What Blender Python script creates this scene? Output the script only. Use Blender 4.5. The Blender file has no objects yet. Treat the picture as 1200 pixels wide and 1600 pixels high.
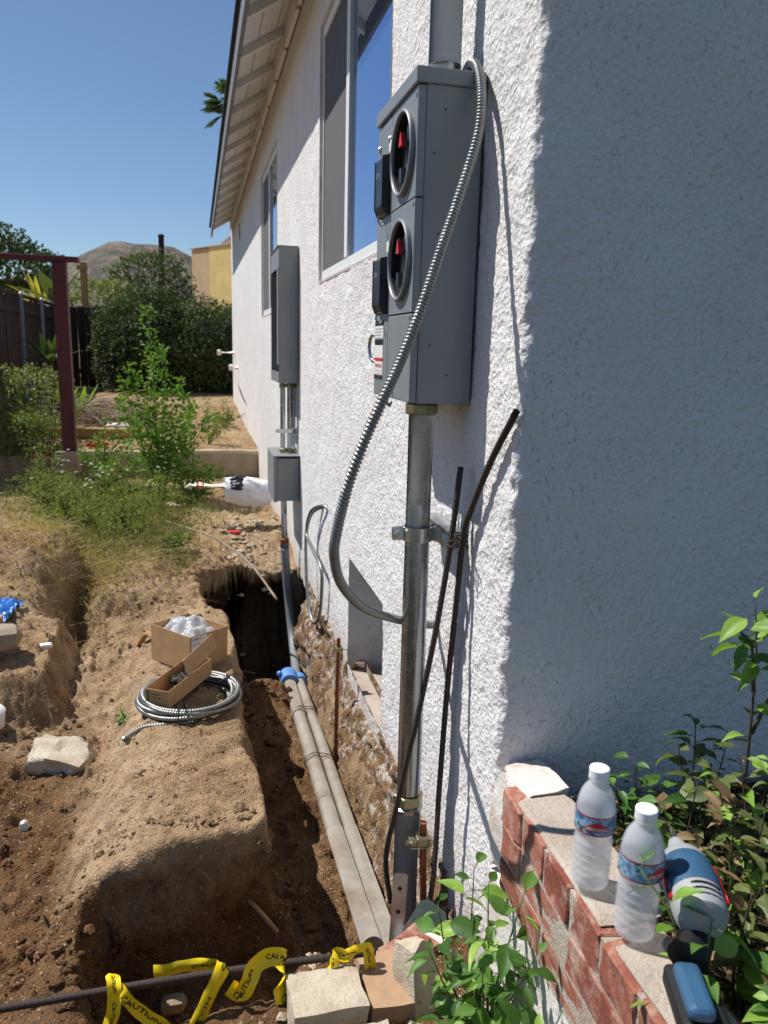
import bpy, bmesh, math, random
import numpy as np
from mathutils import Vector, Matrix, Euler, Quaternion

SC = bpy.context.scene
COL = SC.collection
# ------------------------------------------------------------------ camera, sky, sun, exposure
cd = bpy.data.cameras.new('camera'); cam = bpy.data.objects.new('camera', cd); COL.objects.link(cam)
cd.sensor_fit = 'VERTICAL'; cd.sensor_height = 36.0; cd.sensor_width = 27.0; cd.lens = 27.0
cd.clip_start = 0.02; cd.clip_end = 6000
_r = Vector((0.97200371, -0.23353427, 0.02589458)); _u = Vector((0.0237791, 0.20741009, 0.97796503)); _f = Vector((0.23375914, 0.94996989, -0.20715662))
cam.matrix_world = Matrix(((_r.x, _u.x, -_f.x, -0.57), (_r.y, _u.y, -_f.y, 0.0), (_r.z, _u.z, -_f.z, 1.55), (0, 0, 0, 1)))
cd.dof.use_dof = True; cd.dof.focus_distance = 1.75; cd.dof.aperture_fstop = 7.0
SC.camera = cam
SC.render.resolution_x = 768; SC.render.resolution_y = 1024

W = bpy.data.worlds.new('World'); SC.world = W; W.use_nodes = True
wn = W.node_tree.nodes; wl = W.node_tree.links
sky = wn.new('ShaderNodeTexSky'); sky.sky_type = 'NISHITA'; sky.sun_disc = False
SUNV = Vector((-0.14, 0.091, 0.254)).normalized()
sky.sun_elevation = math.asin(SUNV.z); sky.sun_rotation = math.atan2(SUNV.x, SUNV.y)
sky.altitude = 300; sky.air_density = 1.0; sky.dust_density = 0.05; sky.ozone_density = 5.0
wn['Background'].inputs['Strength'].default_value = 0.088
wl.new(sky.outputs[0], wn['Background'].inputs['Color'])

sd = bpy.data.lights.new('sun', 'SUN'); sun = bpy.data.objects.new('sun', sd); COL.objects.link(sun)
sd.energy = 5.0; sd.angle = math.radians(0.53); sd.color = (1.0, 0.965, 0.92)
sun.rotation_euler = (-SUNV).to_track_quat('-Z', 'Y').to_euler(); sun.location = (-8, 5, 14)
SC.view_settings.view_transform = 'Standard'; SC.view_settings.look = 'None'
SC.view_settings.exposure = 0.17; SC.view_settings.gamma = 1.0; SC.view_settings.use_curve_mapping = False
SC.cycles.use_denoising = True; SC.cycles.max_bounces = 6; SC.cycles.diffuse_bounces = 2; SC.cycles.transparent_max_bounces = 12
SC.cycles.sample_clamp_indirect = 4.0; SC.cycles.caustics_reflective = False; SC.cycles.caustics_refractive = False

# ------------------------------------------------------------------ noise (numpy)
def _h(ix, iy, iz, s):
    n = (ix.astype(np.int64)*374761393 + iy.astype(np.int64)*668265263 + iz.astype(np.int64)*2147483647 + s*1274126177) & 0x7fffffff
    n = ((n ^ (n >> 13))*1274126177) & 0x7fffffff
    n = ((n ^ (n >> 15))*2246822519) & 0x7fffffff
    return ((n ^ (n >> 16)) & 0xffffff)/float(0xffffff)
def vnoise(x, y, z=0.0, s=0):
    x, y, z = np.broadcast_arrays(np.asarray(x, float), np.asarray(y, float), np.asarray(z, float))
    fx, fy, fz = np.floor(x), np.floor(y), np.floor(z)
    ix, iy, iz = fx.astype(np.int64), fy.astype(np.int64), fz.astype(np.int64)
    u, v, w = x-fx, y-fy, z-fz
    u = u*u*(3-2*u); v = v*v*(3-2*v); w = w*w*(3-2*w)
    r = 0
    for dx in (0, 1):
        for dy in (0, 1):
            for dz in (0, 1):
                r = r + _h(ix+dx, iy+dy, iz+dz, s)*(u if dx else 1-u)*(v if dy else 1-v)*(w if dz else 1-w)
    return r*2-1
def fbm(x, y, z=0.0, o=4, s=0, g=0.5):
    a, f, r, t = 1.0, 1.0, 0.0, 0.0
    for i in range(o):
        r = r + a*vnoise(np.asarray(x)*f, np.asarray(y)*f, np.asarray(z)*f, s+i*7); t += a; a *= g; f *= 2.03
    return r/t
def sstep(a, b, x):
    t = np.clip((np.asarray(x, float)-a)/(b-a), 0, 1); return t*t*(3-2*t)

# ------------------------------------------------------------------ materials
def S(*c):   # sRGB 0-255 -> linear
    return tuple((v/255/12.92 if v/255 <= 0.04045 else ((v/255+0.055)/1.055)**2.4) for v in c)+(1.0,)
MATS = {}
class NT:
    def __init__(self, name):
        self.m = bpy.data.materials.new(name); self.m.use_nodes = True
        self.n = self.m.node_tree.nodes; self.l = self.m.node_tree.links
        self.b = self.n['Principled BSDF']; MATS[name] = self.m
        self.tc = None
    def co(self, kind='Object'):
        if self.tc is None: self.tc = self.n.new('ShaderNodeTexCoord')
        return self.tc.outputs[kind]
    def pos(self):
        return self.n.new('ShaderNodeNewGeometry').outputs['Position']
    def mapping(self, src, scale):
        m = self.n.new('ShaderNodeMapping'); m.inputs['Scale'].default_value = scale; self.l.new(src, m.inputs['Vector']); return m.outputs[0]
    def noise(self, scale, detail=4, rough=0.55, src=None, dist=0.0):
        t = self.n.new('ShaderNodeTexNoise'); t.inputs['Scale'].default_value = scale; t.inputs['Detail'].default_value = detail
        t.inputs['Roughness'].default_value = rough; t.inputs['Distortion'].default_value = dist
        self.l.new(src or self.pos(), t.inputs['Vector']); return t.outputs['Fac']
    def voro(self, scale, src=None, feature='F1', out='Distance', rnd=1.0):
        t = self.n.new('ShaderNodeTexVoronoi'); t.feature = feature; t.inputs['Scale'].default_value = scale
        t.inputs['Randomness'].default_value = rnd
        self.l.new(src or self.pos(), t.inputs['Vector']); return t.outputs[out]
    def ramp(self, fac, stops, interp='LINEAR'):
        r = self.n.new('ShaderNodeValToRGB'); r.color_ramp.interpolation = interp
        e = r.color_ramp.elements
        while len(e) < len(stops): e.new(0.5)
        for k, (p, c) in enumerate(stops):
            e[k].position = p; e[k].color = c if not isinstance(c, (int, float)) else (c, c, c, 1)
        self.l.new(fac, r.inputs['Fac']); return r.outputs['Color']
    def mix(self, fac, a, b, mode='MIX'):
        m = self.n.new('ShaderNodeMix'); m.data_type = 'RGBA'; m.blend_type = mode
        for v, k in ((fac, 0), (a, 6), (b, 7)):
            if hasattr(v, 'links'): self.l.new(v, m.inputs[k])
            elif isinstance(v, (int, float)): m.inputs[k].default_value = v if k == 0 else (v, v, v, 1)
            else: m.inputs[k].default_value = v
        return m.outputs[2]
    def math(self, op, a, b=None, c=None):
        m = self.n.new('ShaderNodeMath'); m.operation = op
        for k, v in enumerate((a, b, c)):
            if v is None: continue
            if hasattr(v, 'links'): self.l.new(v, m.inputs[k])
            else: m.inputs[k].default_value = v
        return m.outputs[0]
    def bump(self, h, strength=0.5, dist=0.01, prev=None):
        b = self.n.new('ShaderNodeBump'); b.inputs['Strength'].default_value = strength; b.inputs['Distance'].default_value = dist
        self.l.new(h, b.inputs['Height'])
        if prev is not None: self.l.new(prev, b.inputs['Normal'])
        return b.outputs['Normal']
    def set(self, **k):
        for key, v in k.items():
            i = self.b.inputs[{'col': 'Base Color', 'rough': 'Roughness', 'metal': 'Metallic', 'nor': 'Normal', 'ior': 'IOR', 'alpha': 'Alpha', 'trans': 'Transmission Weight', 'spec': 'Specular IOR Level', 'sheen': 'Sheen Weight', 'coat': 'Coat Weight', 'sss': 'Subsurface Weight'}[key]]
            if hasattr(v, 'links'): self.l.new(v, i)
            else: i.default_value = v
        return self.m

def simple(name, c, rough=0.6, metal=0.0, var=0.12, scale=18, bump=0.0, bscale=120, grime=None):
    n = NT(name)
    f = n.noise(scale, 5, 0.6)
    d = tuple(max(0, v*(1-var*1.6)) for v in c[:3])+(1,); l = tuple(min(1, v*(1+var)) for v in c[:3])+(1,)
    colr = n.ramp(f, [(0.3, d), (0.7, l)])
    if grime:
        g = n.ramp(n.noise(scale*0.37, 6, 0.7), [(0.5, 0.0), (0.72, 1.0)])
        colr = n.mix(g, colr, grime)
    n.set(col=colr, metal=metal, rough=n.math('MULTIPLY_ADD', n.noise(scale*2.3, 3), 0.2, max(0.02, rough-0.1)))
    if bump: n.set(nor=n.bump(n.noise(bscale, 3), bump, 0.004))
    return n.m

def m_stucco():
    n = NT('stucco')
    p = n.pos()
    a = n.noise(150, 4, 0.65); v = n.voro(95); b = n.noise(42, 3, 0.5)
    pit = n.ramp(n.noise(150, 3, 0.6, src=n.mapping(p, (1, 1, 0.6))), [(0.26, 0.0), (0.38, 1.0)])
    msk = n.ramp(n.noise(5, 4, 0.6), [(0.38, 0.15), (0.62, 1.0)]); inv = n.math('MULTIPLY', n.math('SUBTRACT', 1.0, pit), msk); pit = n.math('SUBTRACT', 1.0, inv)
    tro = n.noise(11, 3, 0.5, dist=1.2)
    h = n.math('ADD', n.math('MULTIPLY', a, 0.6), n.math('MULTIPLY', v, 0.55)); h = n.math('ADD', h, n.math('MULTIPLY', tro, 1.3))
    h = n.math('ADD', h, n.math('MULTIPLY', b, 0.7)); h = n.math('ADD', h, n.math('MULTIPLY', pit, 0.8))
    c = n.ramp(n.noise(3.0, 5, 0.6), [(0.3, S(220, 216, 212)), (0.7, S(233, 230, 227))])
    c = n.mix(n.math('MULTIPLY', n.math('SUBTRACT', 1.0, pit), 0.2), c, S(150, 142, 138))
    geo = n.n.new('ShaderNodeSeparateXYZ'); n.l.new(p, geo.inputs[0])
    low = n.ramp(n.math('ADD', geo.outputs['Z'], n.math('MULTIPLY', n.noise(9, 5, 0.7), 0.5)), [(0.5, 1.0), (0.72, 0.0)])
    c = n.mix(n.math('MULTIPLY', low, 0.45), c, S(172, 150, 128))
    n.set(col=c, rough=0.92, spec=0.15, nor=n.bump(h, 0.8, 0.0065))
    return n.m

def m_soil():
    n = NT('soil')
    at = n.n.new('ShaderNodeAttribute'); at.attribute_name = 'damp_shade'
    mu = n.n.new('ShaderNodeAttribute'); mu.attribute_name = 'mulch_bounce_cut'
    big = n.noise(2.2, 6, 0.62); mid = n.noise(14, 6, 0.65); fine = n.noise(110, 5, 0.7)
    c = n.ramp(big, [(0.28, S(136, 109, 80)), (0.48, S(172, 145, 112)), (0.72, S(194, 170, 138))])
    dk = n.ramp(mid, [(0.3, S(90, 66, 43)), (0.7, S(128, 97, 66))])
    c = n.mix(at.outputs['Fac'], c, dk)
    c = n.mix(n.ramp(mid, [(0.38, 0.5), (0.58, 0.0)]), c, S(104, 78, 55))
    c = n.mix(n.ramp(fine, [(0.34, 0.55), (0.5, 0.0)]), c, S(92, 66, 46))
    chip = n.voro(230, out='Color'); sp = n.n.new('ShaderNodeSeparateColor'); n.l.new(chip, sp.inputs[0])
    c = n.mix(n.ramp(sp.outputs[0], [(0.965, 0.0), (0.985, 0.5)]), c, S(205, 190, 165))
    c = n.mix(mu.outputs['Fac'], c, n.ramp(mid, [(0.3, S(44, 40, 30)), (0.7, S(72, 66, 48))]))
    h = n.math('ADD', n.math('MULTIPLY', fine, 0.5), n.math('MULTIPLY', n.noise(45, 5, 0.6), 0.8))
    h = n.math('ADD', h, n.math('MULTIPLY', n.voro(160), -0.35))
    n.set(col=c, rough=0.97, spec=0.1, nor=n.bump(h, 1.0, 0.012))
    return n.m

def m_metal(name, c, rough=0.35, metal=0.9, streak=(6, 6, 60), var=0.18, bump=0.0):
    n = NT(name)
    f = n.noise(8, 5, 0.6, src=n.mapping(n.pos(), streak)); f2 = n.noise(40, 4, 0.6)
    d = tuple(v*(1-var) for v in c[:3])+(1,); l = tuple(min(1, v*(1+var)) for v in c[:3])+(1,)
    n.set(col=n.mix(0.5, n.ramp(f, [(0.3, d), (0.7, l)]), n.ramp(f2, [(0.3, d), (0.7, l)])), metal=metal,
          rough=n.math('MULTIPLY_ADD', f2, 0.25, rough-0.12))
    if bump: n.set(nor=n.bump(f2, bump, 0.002))
    return n.m

def m_leaf(name, c1, c2, rough=0.45, trans=0.35):
    n = NT(name)
    oi = n.n.new('ShaderNodeObjectInfo')
    f = n.math('ADD', n.math('MULTIPLY', n.noise(25, 3), 0.6), n.math('MULTIPLY', oi.outputs['Random'], 0.4))
    c = n.ramp(f, [(0.3, c1), (0.7, c2)])
    n.set(col=c, rough=rough, spec=0.4)
    t = n.n.new('ShaderNodeBsdfTranslucent'); n.l.new(n.mix(0.5, c, (min(1, c2[0]*1.6), min(1, c2[1]*1.8), c2[2]*0.5, 1)), t.inputs['Color'])
    mx = n.n.new('ShaderNodeMixShader'); mx.inputs[0].default_value = trans
    n.l.new(n.b.outputs[0], mx.inputs[1]); n.l.new(t.outputs[0], mx.inputs[2])
    n.l.new(mx.outputs[0], n.n['Material Output'].inputs['Surface'])
    return n.m

def m_brick(name, c1, c2, dirt):
    n = NT(name)
    oi = n.n.new('ShaderNodeObjectInfo')
    c = n.ramp(n.math('ADD', n.math('MULTIPLY', n.noise(30, 5, 0.6), 0.5), n.math('MULTIPLY', oi.outputs['Random'], 0.5)), [(0.3, c1), (0.7, c2)])
    c = n.mix(n.ramp(n.noise(22, 6, 0.7), [(0.46, 0.0), (0.66, 0.85)]), c, dirt)
    n.set(col=c, rough=0.9, nor=n.bump(n.noise(140, 4, 0.6), 0.5, 0.004))
    return n.m

def m_concrete(name, c1, c2, dirt, bs=70):
    n = NT(name)
    c = n.ramp(n.noise(16, 6, 0.65), [(0.3, c1), (0.7, c2)])
    c = n.mix(n.ramp(n.noise(8, 6, 0.7), [(0.48, 0.0), (0.66, 0.8)]), c, dirt)
    c = n.mix(n.ramp(n.noise(170, 3), [(0.3, 0.5), (0.42, 0.0)]), c, tuple(v*0.5 for v in c1[:3])+(1,))
    h = n.math('ADD', n.noise(bs, 5, 0.65), n.math('MULTIPLY', n.noise(260, 3), 0.4))
    n.set(col=c, rough=0.95, spec=0.15, nor=n.bump(h, 0.7, 0.006))
    return n.m

m_stucco(); m_soil()
simple('panel_grey', S(132, 137, 139), 0.5, 0.15, 0.04, 6)
simple('panel_grey_far', S(132, 135, 135), 0.55, 0.1, 0.05, 6)
simple('panel_interior', S(12, 12, 14), 0.6, 0.0, 0.1, 30)
simple('black_plastic', S(30, 30, 36), 0.4, 0.0, 0.08, 20)
simple('red_plastic', S(205, 26, 20), 0.45, 0, 0.1, 40)
simple('white_sticker', S(225, 225, 222), 0.6, 0, 0.04, 30)
simple('black_print', S(22, 22, 24), 0.7, 0, 0.05, 30)
simple('red_print', S(196, 44, 44), 0.7, 0, 0.05, 30)
simple('green_print', S(30, 110, 62), 0.7, 0, 0.05, 30)
m_metal('galvanised', S(160, 163, 166), 0.26, 0.95, (3, 3, 40), 0.14)
m_metal('galvanised_dull', S(150, 153, 157), 0.34, 0.45, (3, 3, 40), 0.14)
m_metal('galvanised_bright', S(205, 208, 208), 0.3, 0.95, (4, 4, 4), 0.2)
m_metal('armour_steel', S(146, 146, 142), 0.42, 0.85, (5, 5, 5), 0.15)
m_metal('zinc_yellow', S(156, 150, 118), 0.4, 0.85, (6, 6, 6), 0.25)
m_metal('rusty_rebar', S(62, 50, 43), 0.8, 0.15, (30, 30, 6), 0.4, 0.5)
m_metal('copper_rod', S(142, 84, 58), 0.6, 0.45, (30, 30, 6), 0.4, 0.3)
simple('pvc_grey', S(150, 143, 131), 0.65, 0, 0.14, 14, grime=S(126, 102, 78))
simple('pvc_dark', S(132, 134, 138), 0.5, 0, 0.06, 14)
simple('pvc_white', S(232, 228, 218), 0.45, 0, 0.05, 14, grime=S(190, 170, 145))
simple('blue_plastic', S(92, 144, 214), 0.45, 0, 0.12, 30)
simple('orange_tape', S(232, 84, 34), 0.5, 0, 0.08, 20)
simple('soffit_paint', S(248, 245, 240), 0.75, 0, 0.05, 5, 0.15, 60)
simple('fascia_paint', S(116, 118, 122), 0.7, 0, 0.08, 7)
simple('roof_dark', S(54, 58, 64), 0.85, 0, 0.2, 20)
simple('vinyl_frame', S(226, 226, 224), 0.5, 0, 0.03, 9)
simple('insect_screen', S(96, 94, 94), 0.85, 0, 0.04, 9)
n = NT('window_glass'); n.set(col=S(128, 164, 212), rough=0.012, metal=0.85, nor=n.bump(n.noise(1.2, 2), 0.015, 0.02))
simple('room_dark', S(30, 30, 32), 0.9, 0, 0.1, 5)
m_concrete('concrete', S(176, 162, 140), S(206, 195, 174), S(150, 118, 84))
m_concrete('concrete_dark', S(140, 128, 110), S(170, 156, 134), S(140, 108, 76))
m_concrete('concrete_curb', S(158, 142, 120), S(192, 176, 152), S(150, 120, 92), 30)
def m_found():
    n = NT('foundation_rough')
    c = n.ramp(n.noise(18, 6, 0.65), [(0.3, S(104, 80, 56)), (0.7, S(150, 120, 88))])
    w = n.ramp(n.noise(24, 6, 0.7), [(0.50, 0.0), (0.60, 0.85)])
    c = n.mix(w, c, S(206, 196, 184))
    c = n.mix(n.ramp(n.noise(70, 4, 0.7), [(0.34, 0.8), (0.46, 0.0)]), c, S(70, 55, 44))
    n.set(col=c, rough=0.97, spec=0.1, nor=n.bump(n.math('ADD', n.noise(60, 5, 0.7), n.noise(160, 4)), 0.8, 0.012))
m_found()
m_brick('brick_red', S(126, 66, 50), S(160, 96, 76), S(182, 152, 132))
m_brick('brick_tan', S(152, 118, 90), S(182, 148, 116), S(168, 142, 116))
m_concrete('mortar', S(168, 156, 142), S(202, 190, 176), S(156, 132, 110), 110)
m_concrete('plaster_white', S(216, 208, 200), S(236, 230, 224), S(190, 170, 150), 60)
def m_card():
    n = NT('cardboard')
    c = n.ramp(n.noise(30, 5, 0.6), [(0.3, S(172, 134, 92)), (0.7, S(190, 152, 108))])
    n.set(col=c, rough=0.85, nor=n.bump(n.noise(90, 3), 0.1, 0.002))
m_card()
n = NT('clear_bag'); n.set(col=S(206, 208, 212), rough=0.12, alpha=0.62, nor=n.bump(n.noise(28, 3, 0.5), 0.5, 0.01))
simple('tape_yellow', S(250, 214, 18), 0.4, 0, 0.05, 20)
n = NT('bottle_plastic'); n.set(col=S(240, 243, 246), rough=0.14, alpha=0.28, nor=n.bump(n.noise(70, 3), 0.15, 0.003))
n = NT('ice_water'); tl = n.n.new('ShaderNodeBsdfTranslucent'); tl.inputs['Color'].default_value = S(244, 246, 248); mx = n.n.new('ShaderNodeMixShader'); mx.inputs[0].default_value = 0.55
n.l.new(n.b.outputs[0], mx.inputs[1]); n.l.new(tl.outputs[0], mx.inputs[2])
tr_ = n.n.new('ShaderNodeBsdfTransparent'); mx2 = n.n.new('ShaderNodeMixShader'); mx2.inputs[0].default_value = 0.45; n.l.new(mx.outputs[0], mx2.inputs[1]); n.l.new(tr_.outputs[0], mx2.inputs[2]); n.l.new(mx2.outputs[0], n.n['Material Output'].inputs['Surface'])
n.set(col=n.ramp(n.noise(55, 4), [(0.3, S(196, 198, 202)), (0.7, S(226, 228, 232))]), rough=0.2, alpha=0.5)
simple('cap_white', S(240, 240, 240), 0.45, 0, 0.02, 30)
def m_blabel():
    n = NT('bottle_label')
    z = n.n.new('ShaderNodeSeparateXYZ'); n.l.new(n.co('Object'), z.inputs[0])
    c = n.ramp(n.noise(60, 4, 0.6), [(0.38, S(62, 104, 146)), (0.52, S(150, 184, 208)), (0.62, S(44, 92, 66)), (0.72, S(30, 62, 110))])
    n.set(col=c, rough=0.35)
m_blabel()
simple('drill_blue', S(54, 92, 122), 0.42, 0, 0.08, 20)
simple('drill_grey', S(160, 162, 162), 0.5, 0, 0.06, 20)
simple('drill_black', S(16, 16, 18), 0.65, 0, 0.1, 30)
n = NT('tarp_blue'); n.set(col=n.ramp(n.noise(30, 4), [(0.3, S(24, 86, 170)), (0.7, S(60, 132, 210))]), rough=0.4, nor=n.bump(n.noise(40, 4), 0.5, 0.01))
simple('post_red', S(84, 24, 30), 0.6, 0, 0.15, 12)
simple('fence_wood', S(66, 49, 42), 0.9, 0, 0.3, 10)
simple('fence_pipe', S(170, 172, 176), 0.5, 0.4, 0.08, 10)
simple('lumber', S(170, 132, 86), 0.85, 0, 0.15, 12)
simple('pole_dark', S(40, 36, 34), 0.9, 0, 0.2, 6)
simple('plywood_yellow', S(224, 198, 128), 0.85, 0, 0.08, 2)
simple('plywood_pale', S(196, 170, 132), 0.85, 0, 0.08, 2)
simple('dry_twig', S(150, 132, 112), 0.9, 0, 0.25, 20)
simple('stem_green', S(84, 104, 52), 0.7, 0, 0.15, 30)
simple('stem_brown', S(78, 66, 48), 0.8, 0, 0.2, 30)
simple('bark', S(96, 78, 60), 0.9, 0, 0.25, 20, 0.5, 60)
m_leaf('leaf_pepper', S(58, 94, 40), S(104, 142, 66))
m_leaf('leaf_bright', S(104, 146, 52), S(156, 188, 86))
m_leaf('leaf_dull', S(84, 98, 52), S(126, 134, 78))
m_leaf('leaf_dry', S(108, 84, 58), S(152, 126, 90), 0.7, 0.2)
m_leaf('leaf_weed', S(74, 112, 38), S(128, 164, 66))
m_leaf('leaf_hedge', S(44, 62, 30), S(100, 114, 66), 0.6, 0.2)
m_leaf('leaf_palm', S(52, 78, 44), S(96, 116, 68), 0.5, 0.2)
m_leaf('leaf_yellow', S(150, 150, 50), S(190, 180, 80))
m_leaf('grass_green', S(80, 100, 46), S(138, 144, 80), 0.8, 0.3)
m_leaf('grass_dry', S(160, 138, 92), S(200, 178, 128), 0.8, 0.25)
m_leaf('petal_white', S(226, 226, 214), S(240, 240, 230), 0.7, 0.3)
def m_hill():
    n = NT('hill_scrub')
    g = n.noise(0.02, 8, 0.65)
    c = n.ramp(g, [(0.35, S(104, 98, 92)), (0.55, S(132, 120, 106)), (0.7, S(158, 142, 120))])
    c = n.mix(n.ramp(n.noise(0.06, 7, 0.7), [(0.44, 0.8), (0.56, 0.0)]), c, S(84, 84, 80))
    n.set(col=c, rough=1.0, spec=0.0)
m_hill()
# ------------------------------------------------------------------ mesh helpers
ORG = {}
def tag(o, label=None, cat=None, group=None, kind=None):
    if label: o['label'] = label
    if cat: o['category'] = cat
    if group: o['group'] = group
    if kind: o['kind'] = kind
    return o
def empty(name, loc, label, cat, group=None):
    o = bpy.data.objects.new(name, None); COL.objects.link(o); o.location = loc; o.empty_display_size = 0.05
    ORG[o.name] = Vector(loc); return tag(o, label, cat, group)
def frame_of(t, n=None):
    t = Vector(t).normalized(); a = Vector((0, 0, 1)) if abs(t.z) < 0.9 else Vector((0, 1, 0))
    if n is not None: a = Vector(n)
    u = t.cross(a).normalized(); return u, u.cross(t).normalized()
def spline(pts, n):
    P = [Vector(p) for p in pts]; Q = [P[0]*2-P[1]]+P+[P[-1]*2-P[-2]]; out = []
    L = [(P[i+1]-P[i]).length for i in range(len(P)-1)]; tot = sum(L)
    for i in range(len(P)-1):
        k = max(1, round(n*L[i]/tot))
        for j in range(k):
            t = j/k; a, b, c, d = Q[i:i+4]
            out.append(0.5*((2*b)+(c-a)*t+(2*a-5*b+4*c-d)*t*t+(3*b-a-3*c+d)*t**3))
    out.append(P[-1]); return out
class MB:
    def __init__(self): self.v = []; self.f = []
    def add(self, vs, fs):
        b = len(self.v); self.v.extend([tuple(p) for p in vs]); self.f.extend([tuple(i+b for i in q) for q in fs]); return self
    def box(self, lo, hi, M=None):
        x0, y0, z0 = lo; x1, y1, z1 = hi
        vs = [(x0, y0, z0), (x1, y0, z0), (x1, y1, z0), (x0, y1, z0), (x0, y0, z1), (x1, y0, z1), (x1, y1, z1), (x0, y1, z1)]
        if M is not None: vs = [M @ Vector(p) for p in vs]
        return self.add(vs, [(0, 3, 2, 1), (4, 5, 6, 7), (0, 1, 5, 4), (1, 2, 6, 5), (2, 3, 7, 6), (3, 0, 4, 7)])
    def tube(self, pts, r, seg=10, cap=True, rf=None):
        P = [Vector(p) for p in pts]; n = len(P); vs = []; fs = []
        u = None; dist = 0.0
        for i in range(n):
            t = (P[min(i+1, n-1)]-P[max(i-1, 0)]).normalized()
            if i: dist += (P[i]-P[i-1]).length
            if u is None: u, w = frame_of(t)
            else:
                u = (u-t*u.dot(t)).normalized(); w = t.cross(u)
            ri = r[i] if isinstance(r, (list, tuple)) else r
            for k in range(seg):
                a = 2*math.pi*k/seg; rr = ri if rf is None else rf(ri, dist, a, i)
                vs.append(P[i]+(u*math.cos(a)+w*math.sin(a))*rr)
        for i in range(n-1):
            for k in range(seg):
                k2 = (k+1) % seg; fs.append((i*seg+k, i*seg+k2, (i+1)*seg+k2, (i+1)*seg+k))
        if cap:
            fs.append(tuple(range(seg))[::-1]); fs.append(tuple(range((n-1)*seg, n*seg)))
        return self.add(vs, fs)
    def lathe(self, prof, c, axis=(0, 0, 1), seg=24, cap=True):
        ax = Vector(axis).normalized(); u, w = frame_of(ax); c = Vector(c); vs = []; fs = []
        for (r, h) in prof:
            for k in range(seg):
                a = 2*math.pi*k/seg; vs.append(c+ax*h+(u*math.cos(a)+w*math.sin(a))*r)
        m = len(prof)
        for i in range(m-1):
            for k in range(seg):
                k2 = (k+1) % seg; fs.append((i*seg+k, i*seg+k2, (i+1)*seg+k2, (i+1)*seg+k))
        if cap: fs.append(tuple(range(seg))[::-1]); fs.append(tuple(range((m-1)*seg, m*seg)))
        return self.add(vs, fs)
    def poly(self, pts, thick=None, n=None):
        P = [Vector(p) for p in pts]; k = len(P)
        if thick is None: return self.add(P, [tuple(range(k))])
        d = Vector(n).normalized()*thick
        return self.add(P+[p+d for p in P], [tuple(range(k))[::-1], tuple(range(k, 2*k))]+[(i, (i+1) % k, (i+1) % k+k, i+k) for i in range(k)])
    def build(self, name, mat, parent=None, smooth=False, bevel=0.0, sub=0, seg=2):
        o0 = ORG[parent.name] if parent is not None else Vector((0, 0, 0))
        me = bpy.data.meshes.new(name)
        V = np.array([tuple(p) for p in self.v], float)-np.array(o0)
        me.from_pydata(V.tolist(), [], self.f); me.validate(); 
        if bevel > 0 or True:
            bm = bmesh.new(); bm.from_mesh(me)
            if bevel > 0:
                es = [e for e in bm.edges if len(e.link_faces) == 2 and e.calc_face_angle(0) > 0.6]
                bmesh.ops.bevel(bm, geom=es, offset=bevel, segments=seg, affect='EDGES', profile=0.5)
            bmesh.ops.recalc_face_normals(bm, faces=bm.faces)
            bm.to_mesh(me); bm.free()
        me.materials.append(MATS[mat])
        if smooth:
            me.shade_smooth()
            if smooth is not True: me.set_sharp_from_angle(angle=smooth)
        o = bpy.data.objects.new(name, me); COL.objects.link(o)
        if parent is not None: o.parent = parent
        ORG[o.name] = Vector(o0); return o
def raw(name, V, F, mat, parent=None, smooth=False):
    o0 = ORG[parent.name] if parent is not None else Vector((0, 0, 0))
    me = bpy.data.meshes.new(name); V = np.asarray(V, float)-np.array(o0)
    me.from_pydata(V.tolist(), [], F if isinstance(F, list) else F.tolist()); me.materials.append(MATS[mat])
    if smooth: me.shade_smooth()
    o = bpy.data.objects.new(name, me); COL.objects.link(o)
    if parent is not None: o.parent = parent
    ORG[o.name] = Vector(o0); return o
def inst(name, me, M, parent=None):     # shares mesh data; M is the world matrix of the piece
    o = bpy.data.objects.new(name, me); COL.objects.link(o)
    o0 = ORG[parent.name] if parent is not None else Vector((0, 0, 0))
    if parent is not None: o.parent = parent
    L, q, s = M.decompose(); o.location = L-o0; o.rotation_mode = 'QUATERNION'; o.rotation_quaternion = q; o.scale = s
    ORG[o.name] = L; return o
def text_tris(body, size=1.0, bold=0.0):
    cu = bpy.data.curves.new('t', 'FONT'); cu.body = body; cu.size = size; cu.offset = bold; cu.resolution_u = 3
    ob = bpy.data.objects.new('t', cu); COL.objects.link(ob)
    dg = bpy.context.evaluated_depsgraph_get(); me = bpy.data.meshes.new_from_object(ob.evaluated_get(dg))
    vs = [tuple(v.co) for v in me.vertices]; fs = [tuple(p.vertices) for p in me.polygons]
    bpy.data.objects.remove(ob); bpy.data.curves.remove(cu); bpy.data.meshes.remove(me)
    if not vs: return [], []
    x0 = min(v[0] for v in vs); x1 = max(v[0] for v in vs); y0 = min(v[1] for v in vs); y1 = max(v[1] for v in vs)
    return [((v[0]-x0)/(x1-x0), (v[1]-y0)/(y1-y0)) for v in vs], fs
def text_on(mb, body, fn, bold=0.0):     # fn maps (0..1, 0..1) to a point
    vs, fs = text_tris(body, 1.0, bold); mb.add([fn(a, b) for a, b in vs], fs)

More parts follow.
